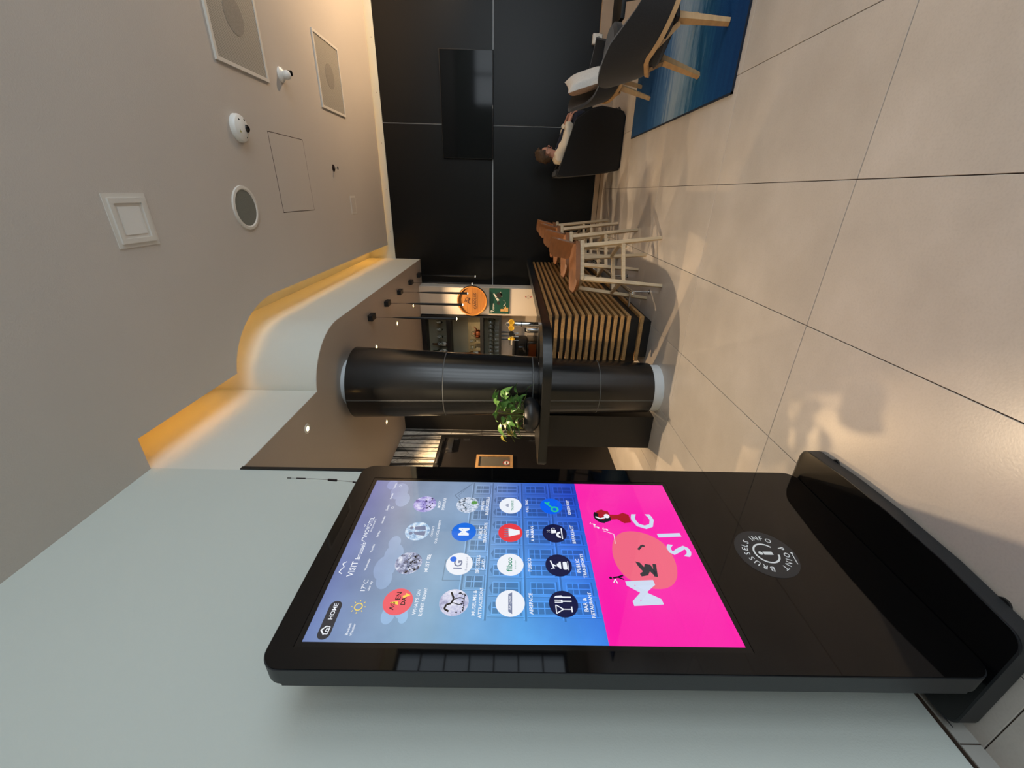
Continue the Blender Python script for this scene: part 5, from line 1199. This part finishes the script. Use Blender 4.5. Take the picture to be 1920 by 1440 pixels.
# black back-bar shelf
t = thing('bar_shelf', 'black framed back-bar shelf with smoked mirror back and glassware', 'shelf', (-2.24, 6.48, 0))
MB().box(0.375, 0.40, -0.03, 0.22, 1.49, 2.80).build('side_post', 'black', t)
MB().box(-0.40, -0.375, -0.03, 0.22, 1.49, 2.80).build('side_post', 'black', t)
for z0, z1 in ((2.735, 2.80), (2.325, 2.395), (1.785, 1.84), (1.49, 1.525)): MB().box(-0.375, 0.375, -0.03, 0.22, z0, z1).build('shelf_board', 'black', t)
MB().box(-0.375, 0.375, 0.22, 0.235, 1.50, 2.79).build('mirror_back', 'mirror', t)
MB().box(-0.36, -0.345, -0.02, 0.0, 2.395, 2.735).build('inner_rail', 'steel', t)
MB().box(-0.375, 0.375, 0.19, 0.219, 1.842, 2.06).build('backsplash', mat('olive_glazed_panel', (150, 138, 106), 0.3, noise=(20, (1, 1, 3), 0.2), pos=True), t)  # olive block painted in place of a reflection in the mirror back
g0 = None
gz = [(1.526, 9), (1.842, 3), (2.396, 5)]
rnd = random.Random(2)
for z, n in gz:
    for i in range(n):
        for row in ((0.04, 0.13) if z < 1.6 else (0.08,)):
            x = -2.24 + (-0.32 + 0.64 * (i + 0.5) / n) + (0.02 if row > 0.1 else 0)
            if z > 1.8 and z < 2.0: x = -2.24 + (-0.30 + 0.12 * i)
            if g0 is None:
                g0 = MB().lathe([(0.0, 0.0), (0.03, 0.0), (0.03, 0.003), (0.004, 0.006), (0.004, 0.075), (0.022, 0.09), (0.034, 0.12), (0.034, 0.15), (0.029, 0.18), (0.0275, 0.18), (0.032, 0.15), (0.032, 0.12), (0.02, 0.094), (0.0, 0.088)], n=14, caps=False).build('wine_glass', 'glass'); o = g0
            else: o = g0.copy(); COL.objects.link(o)
            o.location = (x, 6.48 + row, z)
            tier = 'bottom' if z < 1.6 else ('middle' if z < 2 else 'top'); tag(o, 'clear stemmed wine glass standing on the %s back-bar shelf' % tier, 'glass', 'wine glasses on the %s back-bar shelf' % tier)
o = thing('copper_kettle', 'small round copper kettle on the middle shelf of the back bar', 'kettle', (-2.17, 6.55, 1.842))
MB().lathe([(0.0, 0), (0.055, 0.0), (0.075, 0.03), (0.07, 0.07), (0.04, 0.095), (0.012, 0.10), (0.012, 0.115), (0.0, 0.118)], n=24, caps=False).build('vessel', 'copper', o)
MB().tube([(0.06, 0, 0.06), (0.10, 0, 0.08), (0.12, 0, 0.11)], [0.012, 0.009, 0.007], 8).build('spout', 'copper', o)
MB().tube([(-0.05, 0, 0.08), (-0.03, 0, 0.15), (0.03, 0, 0.15), (0.05, 0, 0.08)], 0.004, 6).build('handle', 'iron', o)
bt = []
for i, (x, z, mm, lb) in enumerate(((-2.53, 2.396, 'bottle_green', 'dark green bottle on the top shelf of the back bar'), (-2.40, 2.396, 'bottle_amber', 'amber bottle on the top shelf of the back bar'), (-2.56, 1.842, 'bottle_amber', 'amber bottle at the left of the middle back-bar shelf'))):
    o = thing('bottle', lb, 'bottle', (x, 6.645, z), group='bottles on the back bar')
    MB().lathe([(0.0, 0), (0.035, 0), (0.037, 0.005), (0.037, 0.17), (0.014, 0.21), (0.013, 0.27), (0.0, 0.27)], n=18, caps=False).build('body', mm, o)
    MB().lathe([(0.0375, 0.05), (0.0375, 0.13)], n=18, caps=False).build('paper_label', 'poster_pale', o)
    MB().lathe([(0.014, 0.265), (0.014, 0.285), (0.0, 0.285)], n=12, caps=False).build('cap', 'iron', o)
# back counter
t = thing('back_counter', 'black back-bar work counter under the shelf', 'counter', (-2.3, 6.4, 0))
MB().box(-0.85, 0.45, -0.3, 0.32, 0.0, 0.86).build('cabinet', 'black_box', t)
MB().box(-0.87, 0.465, -0.32, 0.32, 0.86, 0.90, 0.003, 1).build('worktop', 'counter', t)
# beer tap on the bar counter
t = thing('beer_tap', 'chrome beer tap column with gold medallions and black levers on the bar', 'beer tap', (-1.43, 4.72, 0.90))
MB().lathe([(0.05, 0), (0.05, 0.008), (0.028, 0.012), (0.028, 0.308)], n=24).build('lower_tube', 'chrome', t)
MB().lathe([(0.031, 0.308), (0.031, 0.316)], n=24).build('collar', 'iron', t)
MB().lathe([(0.028, 0.316), (0.028, 0.488), (0.02, 0.50)], n=24).build('upper_tube', 'chrome', t)
MB().cyl((0.05, 0.0, 0.438), (-0.26, -0.02, 0.438), 0.02, n=16).build('cross_tube', 'chrome', t)
for i, x in enumerate((0.035, -0.04)):
    md = MB().lathe([(0.034, -0.012), (0.030, -0.016), (0.026, -0.012)], (x, -0.035, 0.433), 24, 'y', False).lathe([(0.034, -0.012), (0.034, 0.0)], (x, -0.035, 0.433), 24, 'y').build('medallion', 'gold', t)
    MB().cyl((x, -0.035, 0.433), (x, 0.0, 0.438), 0.01, n=10).build('stalk', 'chrome', t)
MB().lathe([(0.03, -0.012), (0.03, 0.0)], (-0.105, -0.04, 0.433), 20, 'y').build('black_medallion', 'black', t)
MB().lathe([(0.012, -0.04), (0.022, -0.02), (0.014, 0.0), (0.02, 0.02), (0.008, 0.035)], (-0.175, -0.04, 0.433), 16).build('finial', 'gold', t)
for x in (-0.10, -0.145, -0.19):
    MB().lathe([(0.006, 0), (0.008, 0.03), (0.011, 0.08), (0.009, 0.095)], (x, -0.02, 0.456), 12).build('lever', 'black_gloss', t)
    MB().tube([(x, -0.03, 0.428), (x, -0.05, 0.388), (x, -0.05, 0.343)], [0.007, 0.006, 0.005], 8).build('spout', 'chrome', t)
# coffee machine
t = thing('coffee_machine', 'black espresso machine with copper front behind the bar', 'coffee machine', (-2.32, 6.30, 0.90))
MB().box(-0.24, 0.16, -0.18, 0.2, 0.0, 0.16, 0.01).build('body', 'black_gloss', t)
MB().box(-0.22, 0.14, -0.19, -0.18, 0.02, 0.14).build('front_plate', 'copper', t)
MB().box(-0.24, 0.16, -0.02, 0.2, 0.16, 0.36, 0.02).build('boiler_housing', 'black', t)
MB().box(-0.26, 0.18, -0.10, 0.2, 0.36, 0.40, 0.008).build('cup_tray', 'black', t)
for x in (-0.14, 0.04):
    MB().cyl((x, -0.08, 0.22), (x, -0.08, 0.30), 0.04, n=18).build('group_head', 'black_gloss', t)
    MB().tube([(x, -0.08, 0.22), (x, -0.20, 0.21), (x, -0.26, 0.20)], [0.018, 0.014, 0.016], 10).build('portafilter', 'black', t)
t = thing('coffee_grinder', 'small steel canister beside the espresso machine', 'canister', (-2.02, 6.35, 0.90))
MB().lathe([(0.045, 0), (0.045, 0.16), (0.035, 0.18)], n=22).build('body', 'steel', t)
MB().lathe([(0.036, 0.18), (0.036, 0.20), (0.01, 0.21)], n=22).build('lid', 'black', t)
